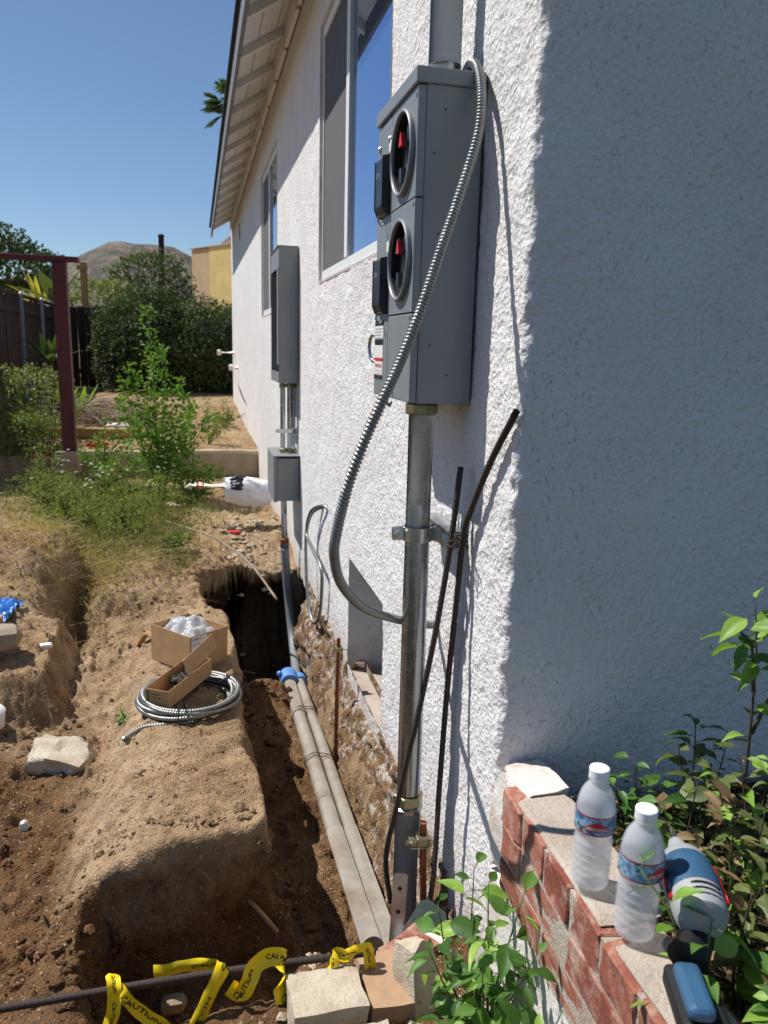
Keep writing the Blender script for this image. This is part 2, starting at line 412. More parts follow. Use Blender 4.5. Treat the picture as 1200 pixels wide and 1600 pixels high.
def rock(name, c, size, seed, mat, parent=None, rot=0.0, flat=0.5, cuts=3, amp=0.25, tilt=(0, 0)):
    bm = bmesh.new(); bmesh.ops.create_cube(bm, size=1.0)
    bmesh.ops.subdivide_edges(bm, edges=bm.edges[:], cuts=cuts*2, use_grid_fill=True)
    V = np.array([v.co[:] for v in bm.verts])
    sph = V/np.linalg.norm(V, axis=1)[:, None]*0.6
    P = V*flat+sph*(1-flat)
    sz_ = np.array(size); mn = float(min(size)); Q = P*sz_/mn
    nr = sph*sz_; nr = nr/np.linalg.norm(nr, axis=1)[:, None]
    d = fbm(Q[:, 0]*1.3+seed, Q[:, 1]*1.3, Q[:, 2]*1.3, 2, seed)*1.1+0.45*fbm(Q[:, 0]*4+seed, Q[:, 1]*4, Q[:, 2]*4, 3, seed+5)
    sk = np.stack([fbm(V[:, 0]*0.9+seed, V[:, 1]*0.9, V[:, 2]*0.9, 2, seed+k) for k in range(3)], 1)
    P = P*sz_+sk*sz_*amp*1.3+nr*(d*amp*0.8*mn)[:, None]
    R = np.array(Euler((tilt[0], tilt[1], rot)).to_matrix())
    P = P@R.T+np.array(c)
    o0 = ORG[parent.name] if parent is not None else Vector((0, 0, 0))
    for v, p in zip(bm.verts, P): v.co = Vector(p)-o0
    me = bpy.data.meshes.new(name); bm.to_mesh(me); bm.free(); me.materials.append(MATS[mat])
    me.shade_smooth(); me.set_sharp_from_angle(angle=0.55)
    o = bpy.data.objects.new(name, me); COL.objects.link(o)
    if parent is not None: o.parent = parent
    ORG[o.name] = Vector(o0); return o

# leaf meshes (unit length along +Y, normal +Z, folded and curved)
def leaf_mesh(name, mat, w=0.5, fold=0.18, droop=0.25, n=6, tip=1.6, wav=0.0):
    vs = []; fs = []
    for i in range(n+1):
        t = i/n; ww = w*0.5*(math.sin(math.pi*t**(0.75))**0.9 if 0 < t < 1 else 0.02)
        if t > 0.5: ww *= (1-(t-0.5)*2*0.25)
        y = t-0.06*t*t; z = -droop*t*t
        for k in (-1, -0.5, 0, 0.5, 1):
            vs.append((k*ww, y, z+abs(k)*fold*ww*2+wav*math.sin(t*19+k*3)*abs(k)*0.05))
    for i in range(n):
        for k in range(4):
            a = i*5+k; fs.append((a, a+1, a+6, a+5))
    me = bpy.data.meshes.new(name); me.from_pydata(vs, [], fs); me.materials.append(MATS[mat]); me.shade_smooth(); return me
def leaf_M(p, d, up, L, roll=0.0):
    d = Vector(d).normalized(); x = d.cross(Vector(up))
    if x.length < 1e-4: x = d.cross(Vector((1, 0, 0)))
    x.normalize(); z = x.cross(d)
    M = Matrix(((x.x, d.x, z.x, p[0]), (x.y, d.y, z.y, p[1]), (x.z, d.z, z.z, p[2]), (0, 0, 0, 1)))
    return M @ Matrix.Rotation(roll, 4, 'Y') @ Matrix.Scale(L, 4)
def scatter_leaves(name, P, D, L, Wd, mat, parent=None, seed=0, kind=None):
    """many folded leaf faces joined into one mesh: P base, D direction, L length, Wd width"""
    rg = np.random.default_rng(seed); N = len(P); P = np.asarray(P, float); D = np.asarray(D, float); D /= np.linalg.norm(D, axis=1)[:, None]+1e-9
    a = rg.normal(size=(N, 3)); a[:, 2] += 0.8
    x = np.cross(D, a); x /= np.linalg.norm(x, axis=1)[:, None]+1e-9; z = np.cross(x, D)
    L = np.broadcast_to(L, (N,))[:, None]; Wd = np.broadcast_to(Wd, (N,))[:, None]
    v = np.stack([P, P+D*L*0.45+x*Wd*0.5+z*Wd*0.15, P+D*L-z*L*0.12, P+D*L*0.45-x*Wd*0.5+z*Wd*0.15], 1).reshape(-1, 3)
    i = np.arange(N)*4; F = np.concatenate([np.stack([i, i+1, i+2], 1), np.stack([i, i+2, i+3], 1)])
    o = raw(name, v, F, mat, parent); 
    if kind: o['kind'] = kind
    return o
def blades(name, P, H, lean, mat, parent=None, seed=0, width=0.006, kind=None, segs=3):
    rg = np.random.default_rng(seed); N = len(P); P = np.asarray(P, float)
    H = np.broadcast_to(H, (N,)); a = rg.uniform(0, 2*np.pi, N); le = np.abs(rg.normal(lean, lean*0.6, N))
    d = np.stack([np.cos(a), np.sin(a), np.zeros(N)], 1); s = np.stack([-np.sin(a+1.2), np.cos(a+1.2), np.zeros(N)], 1)
    rows = []
    for k in range(segs+1):
        t = k/segs; c = P+d*(le*H*t**1.8)[:, None]; c[:, 2] += H*(t-0.35*np.minimum(le, 1.2)*t*t)
        w = width*(1-t*0.92)*0.5; rows.append(c-s*w); rows.append(c+s*w)
    v = np.stack(rows, 1).reshape(-1, 3); m = 2*(segs+1); i = np.arange(N)*m
    F = np.concatenate([np.stack([i+2*k, i+2*k+1, i+2*k+3, i+2*k+2], 1) for k in range(segs)])
    o = raw(name, v, F, mat, parent)
    if kind: o['kind'] = kind
    return o
# ------------------------------------------------------------------ ground
def gz(x, y, detail=True):
    x = np.asarray(x, float); y = np.asarray(y, float)
    wx = x+0.04*fbm(x*4.5, y*4.5, 0, 2, 1)
    wy = y+0.04*fbm(x*4.5, y*4.5, 3, 2, 2)
    z = 0.24+0.10*sstep(2.6, 4.5, y)+0.22*sstep(7.44, 7.56, y)+0.16*sstep(8, 14, y)
    z = z-0.04*sstep(5.2, 6.0, y)*(1-sstep(7.4, 7.5, y))
    # left foreground sinks a little, uneven
    z = z-0.10*(1-sstep(1.7, 2.6, y))*(1-sstep(-1.0, -0.86, wx))
    z = z-0.05*sstep(2.2, 2.6, y)*(1-sstep(3.2, 3.6, y))*(1-sstep(-0.95, -0.75, wx))
    # dirt block left standing between the pit and the trench
    xl = -0.88+0.05*(y-1.7)
    blk = sstep(-0.09, 0.09, wx-xl)*(1-sstep(-0.44, -0.36, wx))*(1-sstep(3.3, 4.4, y))
    z = z+(0.35-z)*blk*sstep(1.3, 1.7, y)
    z = z+0.03*blk*fbm(x*3, y*3, 0, 3, 8)
    # bank on the far left with a cut face
    bank = (1-sstep(-1.13, -1.05, wx+0.10*(y-2.9)))*sstep(2.72, 2.84, wy)*(1-sstep(4.0, 4.8, y))
    z = z+0.17*bank
    # small grass terrace: step up where the grass begins
    z = z+0.10*sstep(3.62, 3.75, wy+0.25*(wx+1.2))*(1-sstep(-0.85, -0.65, wx))*(1-sstep(5.0, 6.5, y))
    gul = np.exp(-((wx+1.16)/0.10)**2)*sstep(3.3, 3.5, y)*(1-sstep(3.75, 4.0, y)); z = z-0.2*gul
    # pit in front of the block
    fr = 1.735+0.26*(wx+0.63)                                   # foot line of the front face
    pit = (1-sstep(-0.065, 0.065, wy-fr))*sstep(-0.86, -0.79, wx+0.12*(y-1.7))*sstep(1.30, 1.5, wy+0.0*wx)
    z = z*(1-pit)+(-0.01)*pit
    # trench along the foundation
    tr = sstep(-0.49, -0.36, wx)*(1-sstep(3.45, 3.6, wy))*sstep(1.34, 1.5, wy)
    bankz = -0.055+0.19*sstep(-0.105, -0.025, wx)
    z = z*(1-tr)+bankz*tr
    mound = np.exp(-(((x+0.30)/0.13)**2+((y-3.28)/0.22)**2)); z = z+0.10*mound
    # lump stuck on the block's right front corner and crumbs
    z = z+0.15*np.exp(-(((x+0.40)/0.05)**2+((y-1.76)/0.05)**2))
    # dark hole at the far end of the trench
    far_ = 4.46-0.32*(1-sstep(-0.52, -0.28, wx))
    hole = sstep(-0.56, -0.46, wx+0.10*(y-3.7))*sstep(3.42, 3.55, wy)*(1-sstep(-0.04, 0.04, wy-far_))
    z = z*(1-hole)+(-0.75)*hole
    # rim heap beyond the hole
    z = z-0.13*np.exp(-(((x+0.10)/0.28)**2+((y-4.48)/0.28)**2))*(1-hole)
    # rubble mound at the near end, planter bed to the right
    rub = sstep(-0.50, -0.36, wx)*(1-sstep(1.40, 1.56, wy+0.1*wx)); z = z+(0.235-z)*rub
    bed = sstep(0.0, 0.03, x)*(1-sstep(1.27, 1.30, y)); z = z*(1-bed)+0.655*bed
    ins = sstep(0.03, 0.12, x)*sstep(1.3, 1.36, y); z = z*(1-ins)+0.1*ins
    if detail:
        near = np.exp(-np.maximum(0, np.hypot(x+0.5, y-2.5)-2.5)/3.0)
        z = z+near*(0.022*fbm(x*9, y*9, 0, 4, 11)+0.012*fbm(x*34, y*34, 0, 3, 12)*(1-0.4*blk))
        cl = np.maximum(0, fbm(x*26, y*26, 0, 3, 21)-0.18); z = z+near*0.06*cl*(1-0.6*blk)
        z = z+0.05*fbm(x*0.9, y*0.9, 0, 3, 13)*sstep(4.5, 7, y)
    far = np.maximum(np.abs(x+1)-8, 0)+np.maximum(y-17, 0); z = z-0.012*np.minimum(far, 60)
    return z
def damp_shade(x, y):  # damp soil at left; trench and pit also carry shade put into the colour
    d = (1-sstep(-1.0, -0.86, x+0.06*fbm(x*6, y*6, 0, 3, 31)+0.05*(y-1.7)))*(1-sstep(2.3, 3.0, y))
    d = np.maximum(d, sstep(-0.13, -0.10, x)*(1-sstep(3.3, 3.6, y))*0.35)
    d = np.maximum(d, 0.95*sstep(-0.44, -0.40, x)*(1-sstep(-0.16, -0.12, x))*(1-sstep(3.4, 3.6, y)))  # trench floor: moist soil, taken darker to deepen its shade
    d = np.maximum(d, 0.95*(1-sstep(1.66, 1.78, y-0.26*(x+0.63))))  # pit: moist soil with painted shade on top
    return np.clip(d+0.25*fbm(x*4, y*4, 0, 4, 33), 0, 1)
def geo_space(a, b, n, k): t = np.linspace(0, 1, n+1)[1:]; return a+(b-a)*t**k
xs = np.concatenate([geo_space(-2.0, -700, 60, 3.2)[::-1], np.arange(-2.0, -1.3, 0.014), np.arange(-1.3, 0.1, 0.0075), geo_space(0.1, 500, 45, 3.2)])
ys = np.concatenate([geo_space(0.9, -60, 14, 2)[::-1], np.arange(0.9, 1.4, 0.0125), np.arange(1.4, 2.4, 0.0075), np.arange(2.4, 4.6, 0.011), np.arange(4.6, 9, 0.035), np.arange(9, 17, 0.12), geo_space(17, 1500, 40, 2.6)])
X, Y = np.meshgrid(xs, ys); Z = gz(X, Y)
# roughen steep cut faces sideways
gy, gx = np.gradient(Z, ys, xs); st = np.clip(np.hypot(gx, gy)-1.2, 0, 3)/3
inn = (X > -1.9) & (X < 0.0) & (Y < 4.5) & (Y > 1.2)
X2 = X+np.where(inn, st*(0.040*fbm(X*8, Y*8, Z*12, 3, 41)+0.014*fbm(X*26, Y*26, Z*30, 3, 43)), 0); Y2 = Y+np.where(inn, st*(0.040*fbm(X*8, Y*8, Z*12+5, 3, 42)+0.014*fbm(X*26, Y*26, Z*30+5, 3, 44)), 0)
# gather the slopes of the two cut faces into steep walls
WXn = X+0.04*fbm(X*4.5, Y*4.5, 0, 2, 1); WYn = Y+0.04*fbm(X*4.5, Y*4.5, 3, 2, 2)
d1 = WYn-(1.735+0.26*(WXn+0.63)); on1 = sstep(-0.86, -0.80, X)*(1-sstep(-0.48, -0.38, X))*(Y > 1.45)*(Y < 2.05)
Y2 = Y2-d1*0.80*np.exp(-(d1/0.085)**4)*on1
d2 = WXn+0.425; on2 = sstep(1.72, 1.86, Y)*(1-sstep(3.3, 3.5, Y))*(X < 0)
X2 = X2-d2*0.75*np.exp(-(d2/0.085)**4)*on2
# the hole undercuts its rim
inh = (X > -0.66) & (X < -0.02) & (Y > 3.4) & (Y < 4.6); dep = sstep(0.16, 0.0, Z)
Y2 = Y2+np.where(inh & (Y > 3.9), 0.5*dep*sstep(3.9, 4.1, Y), 0); X2 = X2-np.where(inh & (X < -0.36), 0.25*dep*sstep(-0.36, -0.46, X), 0)
ny, nx = X.shape; idx = np.arange(nx*ny).reshape(ny, nx)
F = np.stack([idx[:-1, :-1], idx[:-1, 1:], idx[1:, 1:], idx[1:, :-1]], -1).reshape(-1, 4)
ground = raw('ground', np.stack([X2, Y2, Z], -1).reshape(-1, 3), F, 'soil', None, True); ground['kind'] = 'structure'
at = ground.data.attributes.new('damp_shade', 'FLOAT', 'POINT'); at.data.foreach_set('value', damp_shade(X, Y).reshape(-1).astype(np.float32))
mu = np.maximum(1-sstep(0.7, 1.0, Y+0.1*fbm(X*4, Y*4, 0, 3, 35)), sstep(0.02, 0.05, X))  # planter bed mulch, plus unseen ground behind the camera darkened to cut bounced light
at = ground.data.attributes.new('mulch_bounce_cut', 'FLOAT', 'POINT'); at.data.foreach_set('value', mu.reshape(-1).astype(np.float32))
def G(x, y): return float(gz(np.array([x]), np.array([y]))[0])

# ------------------------------------------------------------------ hills on the horizon
hx = np.linspace(-700, 500, 160); hy = np.linspace(700, 1500, 60); HX, HY = np.meshgrid(hx, hy)
def ridge(x):
    k = [(-700, 34), (-300, 42), (-196, 54), (-150, 66), (-120, 82), (-105, 92), (-86, 104), (-70, 105), (-50, 101), (-22, 100), (-6, 95), (8, 88), (20, 95), (33, 108), (60, 124), (120, 138), (300, 118), (500, 80)]
    return np.interp(x, [a for a, b in k], [b for a, b in k])+16
up = np.clip((HY-700)/210, 0, 1); dn = np.clip((1500-HY)/560, 0, 1)
HZ = -6+(ridge(HX*900/np.maximum(HY, 900)))*np.minimum(up**0.8, dn**0.7)*(0.97+0.05*fbm(HX*0.012, HY*0.012, 0, 5, 51))+np.where(HY < 900, 26, 5)*(0.4-np.abs(fbm(HX*0.022, HY*0.010, 2, 5, 52))*1.6)*up*np.where(HY < 900, np.clip((905-HY)/120, 0, 1)*0.9+0.1, 1)
idx = np.arange(HX.size).reshape(HX.shape); F = np.stack([idx[:-1, :-1], idx[:-1, 1:], idx[1:, 1:], idx[1:, :-1]], -1).reshape(-1, 4)
hills = raw('hills', np.stack([HX, HY, HZ], -1).reshape(-1, 3), F, 'hill_scrub', None, True); hills['kind'] = 'structure'

# ------------------------------------------------------------------ the house
house = empty('stucco_house', (0, 6, 0.2), 'long white stucco house with pale open eaves running along the right', 'house')
WY0, WY1, CY0, CY1, CZ0, CZ1 = 2.36, 3.70, 2.29, 2.87, 0.30, 0.745
W2 = (5.62, 6.92); WZ0, WZ1 = 1.85, 2.92; W2Z0 = 1.80; HEND = 12.55
R0 = 0.018
fx = np.concatenate([geo_space(0.7, 6, 20, 2)[::-1], np.arange(0.7, R0, -0.007)])
P = [(v, 1.305, 0, -1) for v in fx]+[(R0-R0*math.sin(a), 1.305+R0-R0*math.cos(a), -math.sin(a), -math.cos(a)) for a in np.linspace(0, math.pi/2, 7)]
def seq(a, b, st): return list(np.linspace(a, b, max(2, int(round((b-a)/st))+1)))[1:]
yy = seq(1.305+R0, CY0, 0.0065)+seq(CY0, WY0, 0.009)+seq(WY0, CY1, 0.0085)+seq(CY1, WY1, 0.011)+seq(WY1, W2[0], 0.03)+seq(W2[0], W2[1], 0.06)+seq(W2[1], HEND, 0.1)
P += [(0, v, -1, 0) for v in yy]
zz = np.array([0.05]+seq(0.05, CZ0, 0.012)+seq(CZ0, CZ1, 0.0085)+seq(CZ1, W2Z0, 0.0075)+seq(W2Z0, WZ0, 0.01)+seq(WZ0, 2.3, 0.009)+seq(2.3, WZ1, 0.02)+seq(WZ1, 3.36, 0.04))
PX, PY, NX, NY = [np.array(c)[None, :] for c in zip(*P)]
Zg = zz[:, None]+0*PX; PX = PX+0*Zg; PY = PY+0*Zg
side = NX < -0.5
botz = 0.235+0.035*fbm(PY*3.1, 0*PY, 0, 3, 61)+0.02*fbm(PY*14, 0*PY, 1, 3, 62)
botz = np.where(PY < 1.5, 0.05, botz)
kk = np.where((Zg < 0.30) & (PX < 0.01), 1.0, 0.0)
Zw = np.where(kk > 0, botz+(Zg-0.05)/(0.30-0.05)*(0.30-botz), Zg)
q = 1.0-0.7*(PY > 4)
d = 0.0020*fbm(PX*60, PY*60, Zw*60, 3, 63)+0.0040*fbm(PX*7, PY*7, Zw*7, 3, 64)+0.0018*np.maximum(0, fbm(PX*110, PY*110, Zw*80, 2, 66))
corner = np.exp(-((PX-0.0)**2+(PY-1.305)**2)/(0.03**2)); d = d*(1+1.6*corner)+0.008*corner*fbm(PX*22, PY*22, Zw*22, 4, 65)
d *= q
VX = PX+NX*d; VY = PY+NY*d
nz, npth = PX.shape; idx = np.arange(nz*npth).reshape(nz, npth)
F = np.stack([idx[:-1, :-1], idx[:-1, 1:], idx[1:, 1:], idx[1:, :-1]], -1).reshape(-1, 4)
cy = PY.reshape(-1)[F].mean(1); cz = Zg.reshape(-1)[F].mean(1); sx = (PX.reshape(-1)[F].max(1) < 0.001)
def hole_(a, b, c, e): return sx & (cy > a) & (cy < b) & (cz > c) & (cz < e)
keep = ~(hole_(WY0, WY1, WZ0, WZ1) | hole_(W2[0], W2[1], W2Z0, WZ1) | hole_(CY0, CY1, CZ0, CZ1))
wall = raw('wall', np.stack([VX, VY, Zw], -1).reshape(-1, 3), F[keep][:, ::-1], 'stucco', house, True)
# far end wall, reveals, backs
m = MB(); m.poly([(0.0, HEND, 0.05), (6, HEND, 0.05), (6, HEND, 3.4), (3, HEND, 4.9), (0, HEND, 3.36)])
m.poly([(6, 1.3, 0.05), (6, HEND, 0.05), (6, HEND, 3.4), (6, 1.3, 3.4)]); m.build('end_wall', 'stucco', house)
def reveal(y0, y1, z0, z1, dep, name='window_reveal'):
    m = MB(); t = 0.004
    m.poly([(-t, y0, z0), (dep, y0, z0), (dep, y0, z1), (-t, y0, z1)]); m.poly([(-t, y1, z0), (dep, y1, z0), (dep, y1, z1), (-t, y1, z1)])
    m.poly([(-t, y0, z0), (-t, y1, z0), (dep, y1, z0+0.012), (dep, y0, z0+0.012)]); m.poly([(-t, y0, z1), (-t, y1, z1), (dep, y1, z1), (dep, y0, z1)])
    return m.build(name, 'plaster_white' if name == 'window_reveal' else 'stucco', house)
reveal(WY0, WY1, WZ0, WZ1, 0.05); reveal(W2[0], W2[1], W2Z0, WZ1, 0.05); 
m = MB(); m.box((-0.003, WY0+0.002, WZ0-0.012), (0.02, WY1-0.002, WZ0+0.004)); m.build('window_sill', 'plaster_white', house, bevel=0.006)
m = MB(); m.box((-0.003, W2[0]+0.002, W2Z0-0.012), (0.02, W2[1]-0.002, W2Z0+0.004)); m.build('window_sill', 'plaster_white', house, bevel=0.006)
def window(y0, y1, z0, z1, split):
    x = 0.010
    m = MB()
    for a, b, c, e in ((y0, y1, z0, z0+0.045), (y0, y1, z1-0.045, z1), (y0, y0+0.022, z0+0.045, z1-0.045), (y1-0.022, y1, z0+0.045, z1-0.045)): m.box((x, a, c), (x+0.03, b, e))
    fr = m.build('window', 'vinyl_frame', house, bevel=0.003)
    m = MB(); m.box((x-0.003, split-0.030, z0+0.046), (x+0.025, split+0.030, z1-0.046)); m.build('mullion', 'vinyl_frame', fr, bevel=0.003)
    m = MB(); m.box((x+0.012, y0+0.023, z0+0.046), (x+0.018, split-0.031, z1-0.046)); m.build('pane', 'window_glass', fr)
    m = MB(); m.box((x+0.006, split+0.031, z0+0.046), (x+0.008, y1-0.023, z1-0.046)); m.build('insect_screen', 'insect_screen', fr)
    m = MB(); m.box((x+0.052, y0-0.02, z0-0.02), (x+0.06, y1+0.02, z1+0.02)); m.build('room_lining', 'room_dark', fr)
window(WY0, WY1, WZ0, WZ1, 3.09); window(W2[0], W2[1], W2Z0, WZ1, 6.3)
m = MB(); m.box((-0.012, 9.85, 2.80), (0.004, 10.15, 3.02)); v = m.build('wall_vent', 'vinyl_frame', house, bevel=0.003)
m = MB()
for k in range(6): m.box((-0.016, 9.88, 2.82+k*0.032), (-0.013, 10.12, 2.835+k*0.032))
m.build('louvre', 'room_dark', v)
# crawl space opening in the wall base
m = MB(); t = 0.012
m.poly([(t*0, CY1, CZ0-0.1), (0.34, CY1, CZ0-0.1), (0.34, CY1, CZ1), (0, CY1, CZ1)])
m.poly([(0.34, CY0, CZ0-0.1), (0.34, CY1, CZ0-0.1), (0.34, CY1, CZ1), (0.34, CY0, CZ1)])
m.poly([(0, CY0, CZ0-0.1), (0.34, CY0, CZ0-0.1), (0.34, CY0, CZ1), (0, CY0, CZ1)]); m.poly([(0, CY0, CZ1), (0, CY1, CZ1), (0.34, CY1, CZ1), (0.34, CY0, CZ1)])
m.build('crawl_space_recess', 'stucco', house)
# foundation strip, lumpy
fy = np.arange(1.42, 4.0, 0.0085); fz = np.arange(-0.08, 0.315, 0.0085); FY, FZ = np.meshgrid(fy, fz)
off = 0.014+0.06*sstep(0.29, 0.02, FZ)+0.03*np.maximum(0, fbm(FY*11, FZ*14, 0, 4, 71))+0.016*fbm(FY*30, FZ*30, 0, 3, 72)
off = off*(1-0.6*(FY < 1.55))
inr = (FY > CY0) & (FY < CY1); off = np.where(inr, np.maximum(off, 0.02), off); 
FX = 0.012-off; FX = np.where(inr & (FZ > 0.235), 0.07, FX); FX = np.where(FZ > 0.305, np.where(inr, 0.07, 0.02), FX)
idx = np.arange(FX.size).reshape(FX.shape); F = np.stack([idx[:-1, :-1], idx[:-1, 1:], idx[1:, 1:], idx[1:, :-1]], -1).reshape(-1, 4)
raw('foundation', np.stack([FX, FY, FZ], -1).reshape(-1, 3), F, 'foundation_rough', house, True)
# floor of the recess: tan bricks side by side
m = MB(); m.box((0.004, CY0, 0.0), (0.34, CY1, 0.272)); m.build('recess_bed', 'mortar', house)
rb = random.Random(5)
mb = MB(); mb.box((-0.048, -0.0445, -0.03), (0.048, 0.0445, 0.03)); tb = mb.build('paver_brick', 'brick_tan', house, bevel=0.004); tb_me = tb.data; bpy.data.objects.remove(tb)
for i in range(6):
    for j in range(3):
        yc = CY0+0.05+i*0.098; xc = -0.0+j*0.103+0.02
        inst('paver_brick', tb_me, Matrix.Translation((xc+rb.uniform(-.003, .003), min(yc, CY1-0.05), 0.29+rb.uniform(-.006, .006)+0.015*(j > 0))) @ Matrix.Rotation(rb.uniform(-.05, .05), 4, 'Z') @ Matrix.Rotation(rb.uniform(-.04, .04), 4, 'X'), house)
# roof: fascia, rafters, decking
EX, EZ = -0.285, 3.115; SL = 0.60
def dz(x): return EZ+0.10+SL*(x-EX)
roof = MB(); roof.poly([(EX, 0.9, dz(EX)), (3.0, 0.9, dz(3.0)), (3.0, 12.3, dz(3.0)), (EX, 12.3, dz(EX))], 0.03, (0, 0, 1))
roof.poly([(3.0, 0.9, dz(3.0)), (6.3, 0.9, dz(EX)), (6.3, 12.3, dz(EX)), (3.0, 12.3, dz(3.0))], 0.03, (0, 0, 1))
rf = roof.build('roof', 'roof_dark', house)
m = MB(); m.box((EX-0.022, 0.9, EZ), (EX, 12.3, EZ+0.135)); m.build('fascia', 'fascia_paint', rf, bevel=0.003)
m = MB(); m.box((EX-0.045, 0.88, EZ+0.137), (EX+0.02, 12.32, EZ+0.150)); m.build('drip_edge', 'roof_dark', rf, bevel=0.002)
# soffit boards running lengthways, each a board
for i in range(3):
    xa = EX+0.002+i*0.105; xb = min(xa+0.101, 0.03)
    m = MB(); m.poly([(xa, 0.9, dz(xa)-0.002), (xb, 0.9, dz(xb)-0.002), (xb, 12.3, dz(xb)-0.002), (xa, 12.3, dz(xa)-0.002)], -0.012, (0, 0, 1)); m.build('soffit_board', 'soffit_paint', rf)
ry = 1.45
m = MB(); x0, x1 = EX+0.003, 0.02
m.add([(x0, 0, dz(x0)-0.062), (x1, 0, dz(x1)-0.062), (x1, 0, dz(x1)-0.016), (x0, 0, dz(x0)-0.016), (x0, .045, dz(x0)-0.062), (x1, .045, dz(x1)-0.062), (x1, .045, dz(x1)-0.016), (x0, .045, dz(x0)-0.016)],
      [(0, 1, 2, 3), (7, 6, 5, 4), (0, 4, 5, 1), (1, 5, 6, 2), (2, 6, 7, 3), (3, 7, 4, 0)])
rft = m.build('rafter', 'soffit_paint', rf); rme = rft.data; off0 = ORG[house.name]; bpy.data.objects.remove(rft)
k = 0
while ry < 12.2:
    o = bpy.data.objects.new('rafter', rme); COL.objects.link(o); o.parent = rf; o.location = (0, ry, 0); ORG[o.name] = Vector((0, ry, 0))
    m = MB(); m.box((-0.03, ry+0.047, 3.24), (-0.008, ry+0.571, 3.36)); m.build('blocking', 'soffit_paint', rf)
    ry += 0.575
# ------------------------------------------------------------------ main meter panel
PY0, PY1, PXF, PZ0, PZ1 = 1.556, 1.892, -0.14, 1.440, 2.083
pan = empty('meter_panel', (-0.07, 1.72, PZ0), 'large grey two-socket electric meter panel mounted near the house corner', 'meter panel')
m = MB(); m.box((-0.124, PY0, PZ0), (-0.006, PY1, PZ1-0.028)); m.build('cabinet', 'panel_grey', pan, bevel=0.003)
m = MB(); m.box((PXF-0.006, PY0-0.005, PZ1-0.030), (-0.004, PY1+0.004, PZ1)); m.build('top_lid', 'panel_grey', pan, bevel=0.003)
SV = 1.758; S1, S2 = 1.847, 1.625
g = 0.0016
def cover(y0, y1, z0, z1, name='cover_plate'):
    m = MB(); m.box((PXF, y0+g, z0+g), (-0.1245, y1-g, z1-g)); return m.build(name, 'panel_grey', pan, bevel=0.0025)
def socket_cover(y0, y1, z0, z1, c, r):
    # plate with a round hole
    vs = []; fs = []; n = 48; y0 += g; y1 -= g; z0 += g; z1 -= g
    for x in (PXF, -0.1245):
        for k in range(n):
            a = 2*math.pi*k/n; dy, dz_ = math.cos(a), math.sin(a)
            t = min(((y1 if dy > 0 else y0)-c[0])/dy if abs(dy) > 1e-6 else 9, ((z1 if dz_ > 0 else z0)-c[1])/dz_ if abs(dz_) > 1e-6 else 9)
            vs.append((x, c[0]+dy*r, c[1]+dz_*r)); vs.append((x, c[0]+dy*t, c[1]+dz_*t))
    # snap nearest rim samples to the four corners
    for yy_, zz_ in ((y0, z0), (y0, z1), (y1, z0), (y1, z1)):
        j = min(range(n), key=lambda k: (vs[2*k+1][1]-yy_)**2+(vs[2*k+1][2]-zz_)**2)
        vs[2*j+1] = (PXF, yy_, zz_); vs[2*n+2*j+1] = (-0.1245, yy_, zz_)
    for k in range(n):
        k2 = (k+1) % n
        fs += [(2*k, 2*k+1, 2*k2+1, 2*k2), (2*n+2*k, 2*n+2*k2, 2*n+2*k2+1, 2*n+2*k+1), (2*k+1, 2*n+2*k+1, 2*n+2*k2+1, 2*k2+1), (2*k, 2*k2, 2*n+2*k2, 2*n+2*k)]
    m = MB(); m.add(vs, fs); return m.build('socket_cover', 'panel_grey', pan)
CR = 0.082
for (z0, z1, cz) in ((S1, PZ1-0.031, 1.946), (S2, S1, 1.735)):
    c = (1.652, cz); p_ = socket_cover(PY0, SV, z0, z1, c, CR-0.004)
    m = MB(); m.lathe([(CR-0.006, 0), (CR, 0), (CR+0.001, 0.004), (CR+0.001, 0.009), (CR-0.001, 0.011), (CR-0.004, 0.011), (CR-0.006, 0.008), (CR-0.006, -0.014), (CR-0.005, -0.014), (CR-0.005, 0)], (PXF, c[0], c[1]), (-1, 0, 0), 48, False)
    rg = m.build('socket_ring', 'panel_grey', pan, smooth=0.5)
    m = MB(); m.lathe([(CR-0.0065, 0.0035), (CR-0.0068, -0.0135), (0.0005, -0.0135)], (PXF, c[0], c[1]), (-1, 0, 0), 32, False); m.lathe([(0.006, -0.0134), (0.006, -0.012)], (PXF, c[0], c[1]), (-1, 0, 0), 32, False)
    m.build('socket_well', 'panel_interior', rg, smooth=0.5)
    for (dy, dz_) in ((-0.03, 0.034), (0.03, 0.034), (-0.03, -0.036), (0.03, -0.036)):
        m = MB(); m.box((PXF-0.001, c[0]+dy-0.007, c[1]+dz_-0.014), (PXF+0.013, c[0]+dy-0.003, c[1]+dz_+0.014)); m.box((PXF-0.001, c[0]+dy+0.003, c[1]+dz_-0.014), (PXF+0.013, c[0]+dy+0.007, c[1]+dz_+0.014)); m.build('meter_jaw', 'galvanised', rg)
    m = MB(); m.add([(PXF-0.010, c[0]-0.013, c[1]+0.014), (PXF-0.010, c[0]+0.013, c[1]+0.014), (PXF-0.010, c[0]+0.003, c[1]+0.040), (PXF-0.010, c[0]-0.003, c[1]+0.040), (PXF-0.002, c[0]-0.013, c[1]+0.014), (PXF-0.002, c[0]+0.013, c[1]+0.014), (PXF-0.002, c[0]+0.003, c[1]+0.040), (PXF-0.002, c[0]-0.003, c[1]+0.040)],
           [(0, 1, 2, 3), (7, 6, 5, 4), (0, 4, 5, 1), (1, 5, 6, 2), (2, 6, 7, 3), (3, 7, 4, 0)]); m.build('warning_tab', 'red_plastic', rg)
    m = MB(); m.box((PXF-0.0035, SV-0.004, cz+0.030), (PXF-0.0005, SV+0.018, cz+0.052)); m.build('number_sticker', 'white_sticker', pan)
cover(PY0, SV, PZ0, S2)
